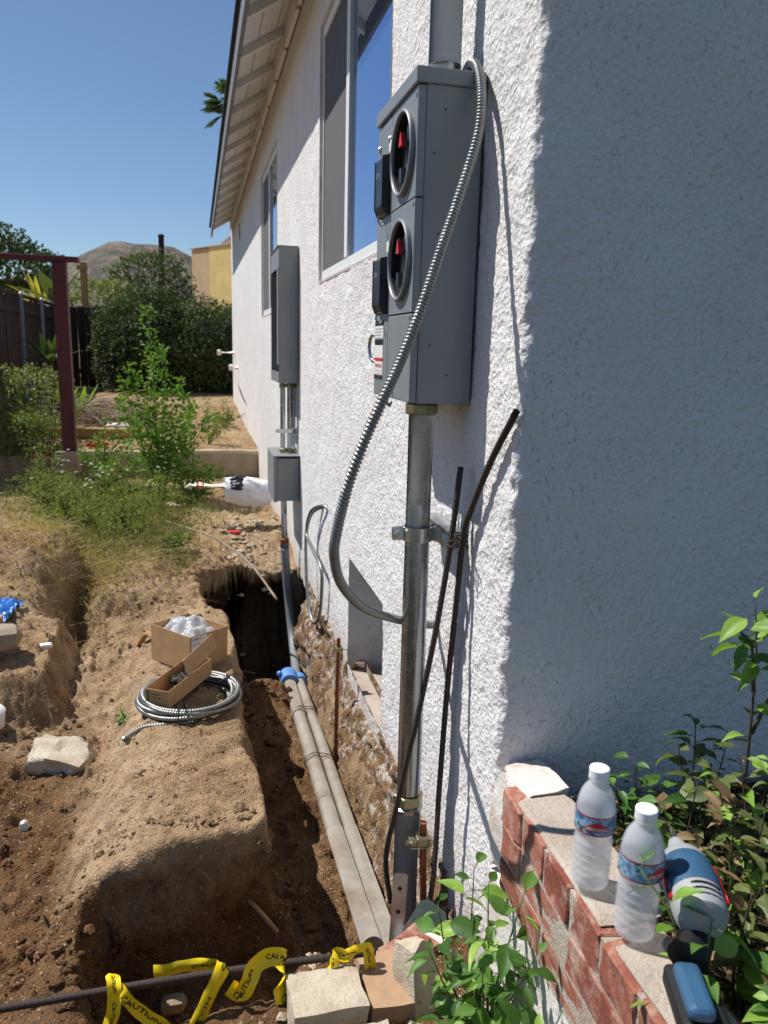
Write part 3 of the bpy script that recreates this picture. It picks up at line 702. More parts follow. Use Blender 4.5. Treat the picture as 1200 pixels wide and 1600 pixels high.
cover(SV, PY1, PZ0, PZ1-0.031, 'breaker_cover')
for cz in (1.908, 1.692):        # black breaker compartments standing proud of the far column
    m = MB(); hh = 0.062
    pr = [(PXF-0.0005, cz-hh), (PXF-0.012, cz-hh+0.004), (PXF-0.018, cz-hh+0.020), (PXF-0.018, cz+hh-0.004), (PXF-0.0005, cz+hh)]
    y0, y1 = 1.766, 1.842; n_ = len(pr)
    m.add([(a, y0, b) for a, b in pr]+[(a, y1, b) for a, b in pr], [tuple(range(n_)), tuple(range(n_, 2*n_))[::-1]]+[(i, (i+1) % n_, (i+1) % n_+n_, i+n_) for i in range(n_)])
    bk = m.build('breaker_box', 'black_plastic', pan, bevel=0.002)
    m = MB(); m.tube([(PXF-0.02, 1.79, cz-hh-0.001), (PXF-0.022, 1.79, cz-hh-0.012), (PXF-0.012, 1.795, cz-hh-0.022), (PXF-0.003, 1.80, cz-hh-0.012)], 0.0022, 6); m.build('latch', 'galvanised', bk)
    m = MB(); text_on(m, 'ON', lambda a, b: (PXF-0.0185, 1.83-a*0.03, cz+0.02+b*0.012)); m.build('lettering', 'fence_pipe', bk)
for (yy_, zz_) in ((1.772, 2.002), (1.87, 2.002)):
    m = MB(); m.lathe([(0.0075, 0), (0.0075, 0.003), (0.005, 0.006), (0.001, 0.007)], (PXF, yy_, zz_), (-1, 0, 0), 12); m.build('screw', 'galvanised_bright', pan, smooth=0.6)
# warning sticker strip
def strip(z0, z1, mt, y0=1.80, y1=1.884, dx=0.0008):
    m = MB(); m.box((PXF-dx, y0, z0), (PXF+0.0002, y1, z1)); return m
lb = strip(1.478, 1.618, 0).build('warning_label', 'white_sticker', pan)
strip(1.560, 1.574, 0, dx=0.0012).build('label_band', 'black_print', lb); strip(1.522, 1.530, 0, dx=0.0012).build('label_band', 'red_print', lb); strip(1.479, 1.490, 0, dx=0.0012).build('label_band', 'black_print', lb); strip(1.605, 1.617, 0, dx=0.0012).build('label_band', 'black_print', lb)
m = MB()
text_on(m, 'WARNING', lambda a, b: (PXF-0.0014, 1.878-a*0.07, 1.507+b*0.009), 0.01)
for k in range(3): m.box((PXF-0.0013, 1.805, 1.500-k*0.006), (PXF-0.0007, 1.879-0.01*(k % 2), 1.4985-k*0.006+0.001))
m.build('lettering', 'red_print', lb)
m = MB()
for k in range(5): m.box((PXF-0.0013, 1.805+0.006*(k % 3), 1.598-k*0.007), (PXF-0.0007, 1.879, 1.5965-k*0.007+0.0005))
text_on(m, 'DANGER', lambda a, b: (PXF-0.0016, 1.87-a*0.055, 1.5635+b*0.007), 0.01)
m.build('lettering', 'black_print', lb)
m = MB(); m.tube(spline([(PXF+0.004, 1.888, 1.585), (PXF-0.004, 1.908, 1.580), (PXF-0.006, 1.922, 1.553), (PXF-0.003, 1.908, 1.525), (PXF+0.004, 1.888, 1.518)], 20), 0.0045, 8); m.build('pull_handle', 'galvanised', pan, smooth=True)
m = MB(); m.tube(spline([(PXF-0.001, 1.70, 1.462), (PXF-0.012, 1.70, 1.455), (PXF-0.014, 1.70, 1.44), (PXF-0.006, 1.70, 1.425), (PXF-0.001, 1.70, 1.437)], 12), 0.003, 8); m.build('hasp', 'galvanised', pan, smooth=True)
for (yy_, zz_) in ((PY0+0.012, 1.835), (PY0+0.012, 1.615), (PY0+0.012, 2.035), (1.735, 1.462)):
    m = MB(); m.lathe([(0.004, 0), (0.004, 0.0015), (0.001, 0.002)], (PXF, yy_, zz_), (-1, 0, 0), 8); m.build('screw', 'galvanised', pan)
for (xx_, zz_) in ((-0.085, 2.01), (-0.105, 1.93), (-0.09, 1.78), (-0.1, 1.56), (-0.06, 1.5)):
    m = MB(); m.lathe([(0.0022, 0), (0.0018, 0.0008)], (xx_, PY0, zz_), (0, -1, 0), 8); m.build('rivet', 'panel_interior', pan)
# riser above
rs = empty('riser_conduit', (-0.070, 1.655, PZ1), 'thick galvanised riser pipe rising from the top of the large meter panel', 'conduit')
m = MB(); m.tube([(-0.060, 1.655, PZ1+0.03), (-0.060, 1.655, 2.8), (-0.060, 1.655, 3.45)], 0.0335, 28); m.build('pipe', 'galvanised_dull', rs, smooth=0.7)
m = MB(); m.lathe([(0.040, 0), (0.040, 0.008), (0.0345, 0.010), (0.0345, 0.030), (0.036, 0.034), (0.0336, 0.036)], (-0.060, 1.655, PZ1+0.001), (0, 0, 1), 28); m.build('hub', 'galvanised', rs, smooth=0.5)
# conduit below
lc = empty('panel_conduit', (-0.09, 1.625, 0.1), 'vertical galvanised conduit dropping from the large meter panel into the trench', 'conduit')
LX, LYc = -0.092, 1.622
m = MB(); m.tube([(LX, LYc, 1.42), (LX, LYc, 1.0), (LX+0.001, LYc, 0.50)], 0.0285, 28); m.build('pipe', 'galvanised', lc, smooth=0.7)
def hexnut(c, r, h, name, mt, par):
    m = MB(); m.lathe([(r*0.92, 0), (r, h*0.12), (r, h*0.88), (r*0.92, h)], c, (0, 0, 1), 6); return m.build(name, mt, par, bevel=0.0015)
m = MB(); m.lathe([(0.033, 0), (0.037, 0.004), (0.037, 0.022), (0.033, 0.026)], (LX, LYc, PZ0-0.027), (0, 0, 1), 8); m.build('top_connector', 'zinc_yellow', lc, bevel=0.001)
hexnut((LX, LYc, 0.468), 0.0375, 0.028, 'compression_nut', 'zinc_yellow', lc)
m = MB(); m.lathe([(0.030, 0), (0.036, 0.003), (0.037, 0.012), (0.030, 0.016)], (LX, LYc, 0.452), (0, 0, 1), 24); m.build('collar', 'galvanised', lc, smooth=0.5)
m = MB(); m.tube([(LX, LYc, 0.455), (LX, LYc, 0.2), (LX, LYc+0.002, 0.0)], 0.031, 28); m.build('lower_pipe', 'pvc_dark', lc, smooth=0.7)
# strut and clamp
sc_ = empty('strut_clamp', (-0.03, 1.64, 1.12), 'short galvanised strut channel with pipe clamp holding the panel conduit', 'pipe clamp')
m = MB(); z0, z1 = 1.125, 1.166; y0, y1 = 1.545, 1.74
for lo, hi in (((-0.006, y0, z0), (-0.003, y1, z1)), ((-0.046, y0, z0), (-0.0065, y1, z0+0.0028)), ((-0.046, y0, z1-0.0028), (-0.0065, y1, z1)), ((-0.046, y0, z0+0.003), (-0.0435, y1, z0+0.011)), ((-0.046, y0, z1-0.011), (-0.0435, y1, z1-0.003))): m.box(lo, hi)
m.build('channel', 'galvanised_bright', sc_)
m = MB(); m.box((-0.036, y0+0.008, z0+0.012), (-0.008, y0+0.018, z1-0.012)); m.lathe([(0.006, 0), (0.006, 0.006)], (-0.022, y0+0.008, 0.5*(z0+z1)), (0, -1, 0), 6); m.build('channel_nut', 'zinc_yellow', sc_, bevel=0.002)
m = MB(); pts = [(LX+math.cos(a)*0.0305, LYc+math.sin(a)*0.0305, 1.146) for a in np.linspace(math.radians(-20), math.radians(-340), 30)]
vs = []; fs = []
for (a, b, c) in [(-0.046, LYc-0.030, 1.146)]+pts+[(-0.046, LYc+0.030, 1.146)]:
    d = Vector((a-LX, b-LYc, 0)).normalized()*0.003
    vs += [(a, b, c-0.016), (a, b, c+0.016), (a+d.x, b+d.y, c+0.016), (a+d.x, b+d.y, c-0.016)]
for i in range(len(vs)//4-1):
    for k in range(4): fs.append((4*i+k, 4*i+(k+1) % 4, 4*i+4+(k+1) % 4, 4*i+4+k))
m.add(vs, fs); m.build('strap', 'galvanised_bright', sc_, smooth=0.6)
m = MB(); m.box((-0.150, LYc-0.005, 1.131), (LX-0.030, LYc-0.001, 1.161)); m.box((-0.150, LYc+0.006, 1.131), (LX-0.030, LYc+0.010, 1.161)); m.build('clamp_ear', 'galvanised_bright', sc_, bevel=0.0018)
m = MB(); m.tube([(-0.138, LYc-0.016, 1.146), (-0.138, LYc+0.024, 1.146)], 0.0042, 8); m.lathe([(0.010, 0), (0.010, 0.007), (0.007, 0.009)], (-0.138, LYc-0.006, 1.146), (0, -1, 0), 12); m.build('clamp_bolt', 'galvanised_bright', sc_, smooth=0.6)
# flexible metal conduit from panel top to the wall
def flexrf(pitch, amp):
    def f(r, d, a, i): return r-amp*(0.5+0.5*math.cos(2*math.pi*d/pitch+a))**2
    return f
fxm = empty('flexible_conduit', (-0.02, 1.62, 2.09), 'long ribbed flexible metal conduit looping down over the large meter panel', 'flexible conduit')
pts = [(-0.019, 1.645, 2.092), (-0.019, 1.635, 2.108), (-0.019, 1.60, 2.112), (-0.022, 1.555, 2.085), (-0.031, 1.505, 2.023), (-0.048, 1.47, 1.94), (-0.097, 1.43, 1.812), (-0.134, 1.395, 1.729), (-0.178, 1.355, 1.625), (-0.221, 1.32, 1.535), (-0.26, 1.29, 1.466), (-0.294, 1.275, 1.396), (-0.321, 1.275, 1.319), (-0.333, 1.31, 1.232), (-0.33, 1.35, 1.173), (-0.301, 1.42, 1.095), (-0.232, 1.52, 1.01), (-0.126, 1.65, 0.932), (-0.048, 1.70, 0.898), (0.01, 1.735, 0.878)]
m = MB(); sp = spline(pts, 1250); m.tube(sp, 0.0102, 12, True, flexrf(0.0074, 0.0036)); m.build('armoured_tube', 'armour_steel', fxm, smooth=True)
m = MB(); m.lathe([(0.014, 0), (0.014, 0.008), (0.0115, 0.010), (0.0115, 0.022), (0.0125, 0.026)], (-0.019, 1.648, PZ1+0.0005), (0, -0.12, 1), 14); m.build('connector', 'galvanised', fxm, smooth=0.5)
# ------------------------------------------------------------------ far panel, small box, their conduits
fp = empty('breaker_panel', (-0.06, 4.66, 1.345), 'tall narrow grey breaker panel with open front, farther along the wall', 'breaker panel')
m = MB(); a, b, c, e = 4.43, 4.90, 1.347, 2.088
for lo, hi in (((-0.112, a, c), (-0.004, a+0.004, e)), ((-0.112, b-0.004, c), (-0.004, b, e)), ((-0.112, a+0.0045, e-0.004), (-0.004, b-0.0045, e)), ((-0.112, a+0.0045, c), (-0.004, b-0.0045, c+0.004)), ((-0.007, a+0.0045, c+0.0045), (-0.004, b-0.0045, e-0.0045))): m.box(lo, hi)
m.build('cabinet', 'panel_grey_far', fp)
m = MB(); m.box((-0.118, a-0.002, e), (-0.003, b+0.002, e+0.006)); m.build('rain_lip', 'panel_grey_far', fp, bevel=0.002)
m = MB(); m.box((-0.114, a+0.03, c+0.10), (-0.108, a+0.10, e-0.10)); m.box((-0.112, a-0.0, e-0.11), (-0.1085, b, e-0.001)); m.box((-0.114, a+0.0, c+0.001), (-0.1085, b, c+0.06)); m.build('trim_frame', 'panel_grey_far', fp, bevel=0.002)
m = MB(); m.box((-0.07, a+0.1, c+0.14), (-0.03, b-0.06, e-0.13)); m.build('breaker_rack', 'black_plastic', fp, bevel=0.004)
m = MB(); m.lathe([(0.003, 0), (0.003, 0.002)], (-0.06, a, e-0.05), (0, -1, 0), 8); m.build('screw', 'panel_interior', fp)
sb = empty('junction_box', (-0.075, 4.55, 0.675), 'small square grey junction box low on the wall below the far breaker panel', 'junction box')
m = MB(); m.box((-0.132, 4.36, 0.678), (-0.004, 4.74, 0.925)); m.build('body', 'panel_grey_far', sb, bevel=0.003)
m = MB(); m.box((-0.152, 4.355, 0.672), (-0.1325, 4.745, 0.936)); m.build('front_cover', 'panel_grey_far', sb, bevel=0.003)
m = MB(); m.box((-0.154, 4.350, 0.9365), (-0.003, 4.747, 0.942)); m.build('rain_lip', 'panel_grey_far', sb, bevel=0.002)
uc = empty('conduit_pair', (-0.06, 4.6, 0.94), 'galvanised conduits joining the far breaker panel to the junction box below it', 'conduit')
for (xx, yy_, rr) in ((-0.085, 4.50, 0.0145), (-0.045, 4.50, 0.0145), (-0.02, 4.52, 0.012)):
    m = MB(); m.tube([(xx, yy_, 0.943), (xx, yy_, 1.15), (xx, yy_, 1.345)], rr, 14); m.build('pipe', 'galvanised', uc, smooth=0.7)
    m = MB(); m.lathe([(rr+0.001, 0), (rr+0.006, 0.004), (rr+0.006, 0.02), (rr+0.001, 0.024)], (xx, yy_, 0.944), (0, 0, 1), 8); m.lathe([(rr+0.001, 0), (rr+0.006, 0.004), (rr+0.006, 0.02), (rr+0.001, 0.024)], (xx, yy_, 1.319), (0, 0, 1), 8); m.build('connector', 'zinc_yellow', uc)
m = MB(); m.box((-0.004, 4.46, 1.05), (-0.001, 4.66, 1.09)); m.box((-0.035, 4.455, 1.05), (-0.004, 4.66, 1.053)); m.box((-0.035, 4.455, 1.087), (-0.004, 4.66, 1.09)); m.box((-0.125, 4.482, 1.058), (-0.03, 4.486, 1.082)); m.build('strut', 'galvanised_bright', uc)
m = MB(); m.lathe([(0.012, 0), (0.012, 0.01)], (-0.118, 4.482, 1.07), (0, -1, 0), 8); m.build('bolt', 'galvanised_bright', uc)
dc = empty('trench_riser', (-0.08, 4.45, 0.0), 'grey conduit dropping from the junction box down into the dark hole', 'conduit')
m = MB(); m.tube([(-0.088, 4.42, 0.676), (-0.086, 4.42, 0.50), (-0.084, 4.42, 0.435)], 0.0175, 16); m.build('upper_pipe', 'galvanised', dc, smooth=0.7)
m = MB(); m.lathe([(0.0178, 0), (0.026, 0.003), (0.026, 0.03), (0.0178, 0.034)], (-0.084, 4.42, 0.408), (0, 0, 1), 14); m.build('coupling', 'copper_rod', dc, smooth=0.5)
m = MB(); m.tube(spline([(-0.084, 4.42, 0.41), (-0.072, 4.41, 0.2), (-0.058, 4.39, 0.02), (-0.050, 4.30, -0.14), (-0.062, 4.08, -0.19), (-0.095, 3.76, -0.13), (-0.128, 3.42, -0.008)], 40), 0.0255, 16); m.build('lower_pipe', 'pvc_dark', dc, smooth=0.7)
# small flex loop beside it
fl = empty('flex_whip', (-0.03, 3.5, 0.3), 'thin flexible conduit loop hanging off the wall by the dark hole', 'flexible conduit')
m = MB(); m.tube(spline([(0.005, 3.36, 0.83), (-0.02, 3.42, 0.84), (-0.045, 3.62, 0.77), (-0.05, 3.72, 0.64), (-0.045, 3.50, 0.60), (-0.035, 3.34, 0.56), (-0.03, 3.36, 0.43), (-0.035, 3.40, 0.31), (-0.045, 3.52, 0.245), (-0.055, 3.63, 0.33), (-0.055, 3.70, 0.47), (-0.05, 3.74, 0.62), (-0.035, 3.66, 0.75), (0.004, 3.52, 0.82)], 500), 0.0085, 9, True, flexrf(0.009, 0.002)); m.build('armoured_tube', 'armour_steel', fl, smooth=True)
# ------------------------------------------------------------------ pipes lying in the trench
tp = empty('trench_pipe', (-0.172, 1.70, 0.0), 'thicker of the two dusty pale pipes lying in the trench, left side', 'pipe')
m = MB(); m.tube([(-0.163, 1.655, 0.045), (-0.166, 2.2, 0.010), (-0.170, 2.85, 0.0), (-0.174, 3.05, 0.002)], 0.0278, 24); m.build('pipe', 'pvc_grey', tp, smooth=0.7)
m = MB(); m.tube([(-0.174, 3.08, 0.004), (-0.176, 3.38, 0.006)], 0.0265, 20); m.lathe([(0.027, 0), (0.0315, 0.004), (0.0315, 0.05), (0.027, 0.054)], (-0.173, 3.03, 0.002), (0, 1, 0), 20); m.build('end_length', 'pvc_grey', tp, smooth=0.5)
m = MB(); m.lathe([(0.031, 0), (0.042, 0.003), (0.044, 0.02), (0.040, 0.03), (0.044, 0.045), (0.042, 0.085), (0.030, 0.10)], (-0.176, 3.36, 0.006), (0, 1, 0.05), 16); m.lathe([(0.012, 0), (0.012, 0.02), (0.004, 0.026)], (-0.21, 3.41, 0.03), (-1, -0.3, 0.8), 8); m.build('blue_coupling', 'blue_plastic', tp, smooth=0.5)
tq = empty('trench_pipe', (-0.118, 1.70, 0.0), 'thinner of the two dusty pale pipes lying in the trench, beside the foundation', 'pipe')
m = MB(); m.tube([(-0.112, 1.635, 0.045), (-0.113, 2.2, 0.012), (-0.116, 2.85, 0.0), (-0.125, 3.40, -0.008)], 0.0218, 20); m.build('pipe', 'pvc_grey', tq, smooth=0.7)
m = MB(); m.lathe([(0.024, 0), (0.031, 0.003), (0.032, 0.05), (0.026, 0.055)], (-0.124, 3.39, -0.008), (0, 1, 0), 16); m.build('blue_coupling', 'blue_plastic', tq, smooth=0.5)
rr = random.Random(9)
for i, (yw, who) in enumerate(((2.62, 'near the middle of the trench pipes'), (3.02, 'at the far joint of the trench pipes'))):
    m = MB(); loop = []
    for t in range(64):
        a = t/64*4*math.pi; ca, sa = math.cos(a), math.sin(a)
        loop.append((-0.148+ca*0.055+0.002*rr.uniform(-1, 1), yw+t*0.0007+0.01*math.sin(a), 0.005+sa*(0.026+0.006*(ca < 0))+0.002))
    loop += [(-0.085, yw+0.05, 0.05), (-0.055, yw+0.03, 0.09), (-0.05, yw-0.02, 0.06)]
    m.tube(spline(loop, 120), 0.0017, 5); tag(m.build('tie_wire', 'rusty_rebar', None, smooth=True), 'twisted dark tie wire bound round both pipes '+who, 'wire', 'tie wires on the trench pipes')
# ------------------------------------------------------------------ rebar, rods
def rebar_rf(r, d, a, i): return r*(1.0+0.13*(0.5+0.5*math.cos(2*math.pi*d/0.0115+0.6*math.cos(a)))**3)
def rebar(name, pts, r, label, n=320, mat='rusty_rebar', cat='rebar', group=None):
    m = MB(); m.tube(spline(pts, n), r, 8, True, rebar_rf); return tag(m.build(name, mat, None, smooth=True), label, cat, group)
rebar('rebar', [(-0.026, 1.537, 1.309), (-0.043, 1.531, 1.142), (-0.07, 1.529, 0.939), (-0.107, 1.527, 0.728), (-0.118, 1.534, 0.663), (-0.137, 1.558, 0.504), (-0.142, 1.625, 0.322), (-0.13, 1.614, 0.202)], 0.0066, 'straight-topped rusty rebar leaning past the panel conduit', 330)
rebar('rebar', [(-0.012, 1.292, 1.447), (-0.016, 1.383, 1.351), (-0.02, 1.47, 1.236), (-0.022, 1.51, 1.163), (-0.022, 1.538, 0.991), (-0.024, 1.565, 0.775), (-0.032, 1.565, 0.53), (-0.05, 1.53, 0.311), (-0.075, 1.53, 0.12)], 0.0066, 'rusty rebar with a bent top leaning to the house corner', 340)
m = MB(); pa_, pb_ = Vector((-0.044, 1.510, 1.150)), Vector((-0.022, 1.512, 1.155)); pts = []
for k in range(40):
    a = k/40*5*math.pi; c = (pa_ if (k//8) % 2 else pb_).lerp(pa_.lerp(pb_, 0.5), 0.25); pts.append(c+Vector((math.cos(a)*0.014, math.sin(a)*0.012, 0.0008*(k-20))))
pts += [Vector((-0.05, 1.488, 1.17)), Vector((-0.045, 1.478, 1.145))]
m.tube(spline(pts, 80), 0.0016, 5); tag(m.build('tie_wire', 'rusty_rebar', None, smooth=True), 'dark tie wire twisted round the two leaning rebars', 'wire', 'tie wires')
gr = empty('ground_rod', (-0.062, 1.575, 0.12), 'copper-brown ground rod with brass clamp at the foot of the panel conduit', 'ground rod')
m = MB(); m.tube([(-0.066, 1.572, 0.444), (-0.060, 1.576, 0.30), (-0.052, 1.580, 0.10)], 0.0085, 12); m.build('rod', 'copper_rod', gr, smooth=0.7)
m = MB(); m.box((-0.084, 1.555, 0.385), (-0.052, 1.587, 0.412)); m.lathe([(0.006, 0), (0.006, 0.03)], (-0.084, 1.566, 0.398), (-1, 0, 0), 8); m.box((-0.10, 1.556, 0.392), (-0.0845, 1.580, 0.404)); m.build('clamp', 'zinc_yellow', gr, bevel=0.002)
m = MB(); m.tube([(-0.095, 1.555, 0.409), (-0.03, 1.548, 0.415)], 0.0018, 6); m.tube([(-0.10, 1.556, 0.389), (-0.03, 1.550, 0.385)], 0.0018, 6); m.build('clamp_screw', 'galvanised_bright', gr)
g2 = empty('ground_rod', (-0.075, 2.70, 0.0), 'slim rusty ground rod standing in the trench before the crawl opening', 'ground rod')
m = MB(); m.tube([(-0.075, 2.695, -0.03), (-0.073, 2.70, 0.25), (-0.068, 2.705, 0.475)], 0.0075, 10); m.build('rod', 'copper_rod', g2, smooth=0.7)
m = MB(); m.box((-0.082, 2.685, 0.425), (-0.054, 2.72, 0.442)); m.tube([(-0.07, 2.69, 0.434), (-0.03, 2.69, 0.434)], 0.003, 6); m.build('clamp', 'zinc_yellow', g2, bevel=0.001)
# perforated strap plates at the conduit foot
def plate(name, A, B, w, label, holes, nrm):
    A, B = Vector(A), Vector(B); L = (B-A).length; d = (B-A).normalized(); nrm = Vector(nrm); u = d.cross(nrm).normalized(); nn = u.cross(d).normalized()
    M = Matrix(((u.x, d.x, nn.x, A.x), (u.y, d.y, nn.y, A.y), (u.z, d.z, nn.z, A.z), (0, 0, 0, 1)))
    e = empty(name, A, label, 'metal plate'); m = MB()
    c = w*0.18; pr = [(-w/2, 0), (w/2, 0), (w/2, L-c), (w/2-c, L), (-w/2+c, L), (-w/2, L-c)]
    m.poly([M @ Vector((p[0], p[1], -0.0015)) for p in pr], 0.003, nn); b_ = m.build('plate', 'galvanised', e)
    for h in holes:
        m = MB(); m.lathe([(w*0.16, -0.0018), (w*0.16, 0.0018)], M @ Vector((0, L*h, 0)), nn, 10); m.build('hole', 'panel_interior', b_)
plate('strap_plate', (-0.145, 1.50, 0.165), (-0.125, 1.545, 0.335), 0.034, 'slanted galvanised strap plate with holes leaning at the conduit foot', (0.5, 0.8), (-0.3, -1, 0.2))
plate('flat_plate', (-0.105, 1.475, 0.205), (-0.045, 1.505, 0.265), 0.075, 'wide plain galvanised plate lying behind the wedge of concrete', (), (-0.3, -1, 0.6))
# ------------------------------------------------------------------ brick planter wall
bw = empty('brick_planter_wall', (0.01, 0.8, 0.25), 'low weathered red brick planter wall running from the house corner', 'brick wall')
BX0, BX1, BT = -0.040, 0.062, 0.758
m = MB(); m.box((BX0+0.0035, 0.25, 0.536), (BX1-0.004, 1.214, BT-0.008)); m.build('mortar_core', 'mortar', bw)
m = MB(); m.box((BX0+0.006, 0.25, 0.10), (BX1-0.006, 1.30, 0.5355)); m.build('plaster_base', 'plaster_white', bw, bevel=0.004)
bw.rotation_euler = (-0.030, 0, -0.050)
rb = random.Random(3)
def brick_mesh(name, L, Hh, D, seed, mat):
    bm = bmesh.new(); bmesh.ops.create_cube(bm, size=1.0)
    bmesh.ops.subdivide_edges(bm, edges=bm.edges[:], cuts=2, use_grid_fill=True)
    bmesh.ops.bevel(bm, geom=[e for e in bm.edges if len(e.link_faces) == 2 and e.calc_face_angle(0) > 0.6], offset=0.03, segments=1, affect='EDGES')
    V = np.array([v.co[:] for v in bm.verts])*np.array([D, L, Hh])
    V += 0.0035*np.stack([vnoise(V[:, 0]*60+seed, V[:, 1]*60, V[:, 2]*60, seed+k) for k in range(3)], 1)
    for v, p in zip(bm.verts, V): v.co = p
    me = bpy.data.meshes.new(name); bm.to_mesh(me); bm.free(); me.materials.append(MATS[mat]); return me
long_b = [brick_mesh('brick', 0.192, 0.060, BX1-BX0, s_, 'brick_red') for s_ in range(4)]
head_b = [brick_mesh('brick', 0.092, 0.066, BX1-BX0, s_+9, 'brick_red') for s_ in range(4)]
for c in range(3):
    z = BT-0.036-c*0.072
    if c % 2 == 0: L, st, ms = 0.192, 0.203, long_b
    else: L, st, ms = 0.192, 0.203, long_b
    if c == 0: L, st, ms = 0.092, 0.102, head_b
    y = 1.21-L/2-(0.10 if (c % 2) else 0.0)
    if c % 2:
        inst('brick', rb.choice(head_b), Matrix.Translation(((BX0+BX1)/2, 1.162, z)) @ Matrix.Rotation(rb.uniform(-.02, .02), 4, 'Z'), bw)
    while y > 0.3:
        M = Matrix.Translation(((BX0+BX1)/2+rb.uniform(-.004, .003), y, z+rb.uniform(-.002, .002))) @ Euler((rb.uniform(-.02, .02), rb.uniform(-.02, .02), rb.uniform(-.02, .02))).to_matrix().to_4x4()
        inst('brick', rb.choice(ms), M, bw); y -= st
# white plaster daub over the brick end by the corner, ledge of mortar on top
o = rock('plaster_daub', (0.026, 1.215, BT-0.002), (0.085, 0.12, 0.020), 4, 'plaster_white', bw, 0.1, 0.75, 4, 0.12)
o = rock('plaster_daub', (-0.008, 1.245, 0.64), (0.05, 0.085, 0.22), 7, 'plaster_white', bw, 0.1, 0.5, 4, 0.2)
o = rock('mortar_smear', (0.015, 1.0, BT-0.003), (0.10, 0.34, 0.016), 14, 'mortar', bw, 0.02, 0.8, 4, 0.12)
o = rock('mortar_smear', (0.012, 0.62, BT-0.005), (0.085, 0.36, 0.014), 19, 'mortar', bw, 0.02, 0.8, 4, 0.12)
# ------------------------------------------------------------------ water bottles
def bottle(x, y, z, label, turn, hs=1.0):
    e = empty('water_bottle', (x, y, z), label, 'bottle'); r = 0.0292
    prof = [(0.020, 0.0), (0.0265, 0.002), (0.0285, 0.008)]
    for k in range(5):
        b = 0.014+k*0.0135; prof += [(r, b), (r-0.0022, b+0.0065), (r, b+0.0125)]
    prof += [(r-0.001, 0.085), (0.0265, 0.092), (r-0.001, 0.100), (r, 0.104), (r, 0.138), (r-0.001, 0.142), (0.0275, 0.152), (0.0240, 0.166), (0.0180, 0.178), (0.0132, 0.184), (0.0128, 0.190), (0.0152, 0.1905), (0.0152, 0.193), (0.0125, 0.1935), (0.0125, 0.199)]
    prof = [(a, b*hs) for a, b in prof]
    m = MB(); m.lathe(prof, (x, y, z), (0, 0, 1), 32); m.build('bottle', 'bottle_plastic', e, smooth=0.9)
    m = MB(); m.lathe([(max(0.001, a-0.0022), b) for a, b in prof if 0.001 < b < 0.183*hs], (x, y, z), (0, 0, 1), 28); m.build('ice_water', 'ice_water', e, smooth=0.9)
    cp = []
    for k in range(3): cp += [(0.0146, 0.1945*hs+k*0.005), (0.0150, 0.1965*hs+k*0.005)]
    m = MB(); m.lathe([(0.0145, 0.1938*hs)]+cp+[(0.0143, 0.2095*hs), (0.011, 0.2115*hs), (0.001, 0.212*hs)], (x, y, z), (0, 0, 1), 28); m.build('cap', 'cap_white', e, smooth=0.6)
    def cyl(rad, h0, h1, a0, a1):
        return lambda u_, v_: (x+rad*math.cos(a0+(a1-a0)*u_), y+rad*math.sin(a0+(a1-a0)*u_), z+h0+(h1-h0)*v_)
    def band(name, mat, h0, h1, rad, par):
        m = MB(); m.lathe([(rad, h0), (rad, h1)], (x, y, z), (0, 0, 1), 32, False); return m.build(name, mat, par, smooth=True)
    lb = band('label', 'bottle_label', 0.1045*hs, 0.138*hs, r+0.0006, e)
    band('label_edge', 'red_print', 0.1045*hs, 0.1065*hs, r+0.0009, lb); band('label_edge', 'red_print', 0.136*hs, 0.138*hs, r+0.0009, lb)
    f = cyl(r+0.0011, 0.113*hs, 0.131*hs, turn-0.62, turn+0.62)
    m = MB(); N = 16
    m.add([f(i/N, 0.0) for i in range(N+1)]+[f(i/N, 0.35+0.65*(1-abs(2*i/N-1))) for i in range(N+1)], [(i, i+1, N+2+i, N+1+i) for i in range(N)]); m.build('emblem', 'red_print', lb)
    m = MB(); text_on(m, 'ARROWHEAD', cyl(r+0.0015, 0.1145*hs, 0.1205*hs, turn-0.56, turn+0.56), 0.012); m.build('lettering', 'white_sticker', lb)
bottle(-0.008, 0.918, BT+0.012, 'water bottle standing farther along the brick wall, label facing out', math.radians(-112), 0.90)
bottle(0.003, 0.812, BT+0.012, 'water bottle standing nearer, beside the cordless drill on the brick wall', math.radians(-72), 0.90)
# ------------------------------------------------------------------ cordless drill
dr = empty('cordless_drill', (0.0, 0.70, 0.76), 'blue and grey cordless drill standing on the brick wall beside the bottles', 'drill')
A = Vector((0.060, 0.775, 0.852)); ax = Vector((0.045, 0.115, 0.004)).normalized()   # motor body axis, pointing away
m = MB(); m.lathe([(0.020, -0.058), (0.030, -0.054), (0.034, -0.045), (0.0355, -0.018)], A, ax, 24); b1 = m.build('rear_housing', 'drill_grey', dr, smooth=0.7)
m = MB(); m.lathe([(0.0356, -0.0175), (0.037, -0.005), (0.037, 0.02), (0.0365, 0.022), (0.0365, 0.024), (0.0365, 0.026), (0.0355, 0.036), (0.034, 0.042)], A, ax, 24); m.build('motor_housing', 'drill_blue', dr, smooth=0.7)
m = MB(); m.lathe([(0.0338, 0.0425), (0.033, 0.050), (0.029, 0.060), (0.022, 0.067), (0.015, 0.070), (0.014, 0.085), (0.011, 0.098)], A, ax, 24); m.build('chuck', 'drill_grey', dr, smooth=0.5)
m = MB(); m.tube([A+ax*0.097, A+ax*0.13], 0.003, 8); m.build('bit', 'galvanised', dr)
u_, w_ = frame_of(ax)
upv = (Vector((0, 0, 1))-ax*ax.z).normalized(); sidev = ax.cross(upv)
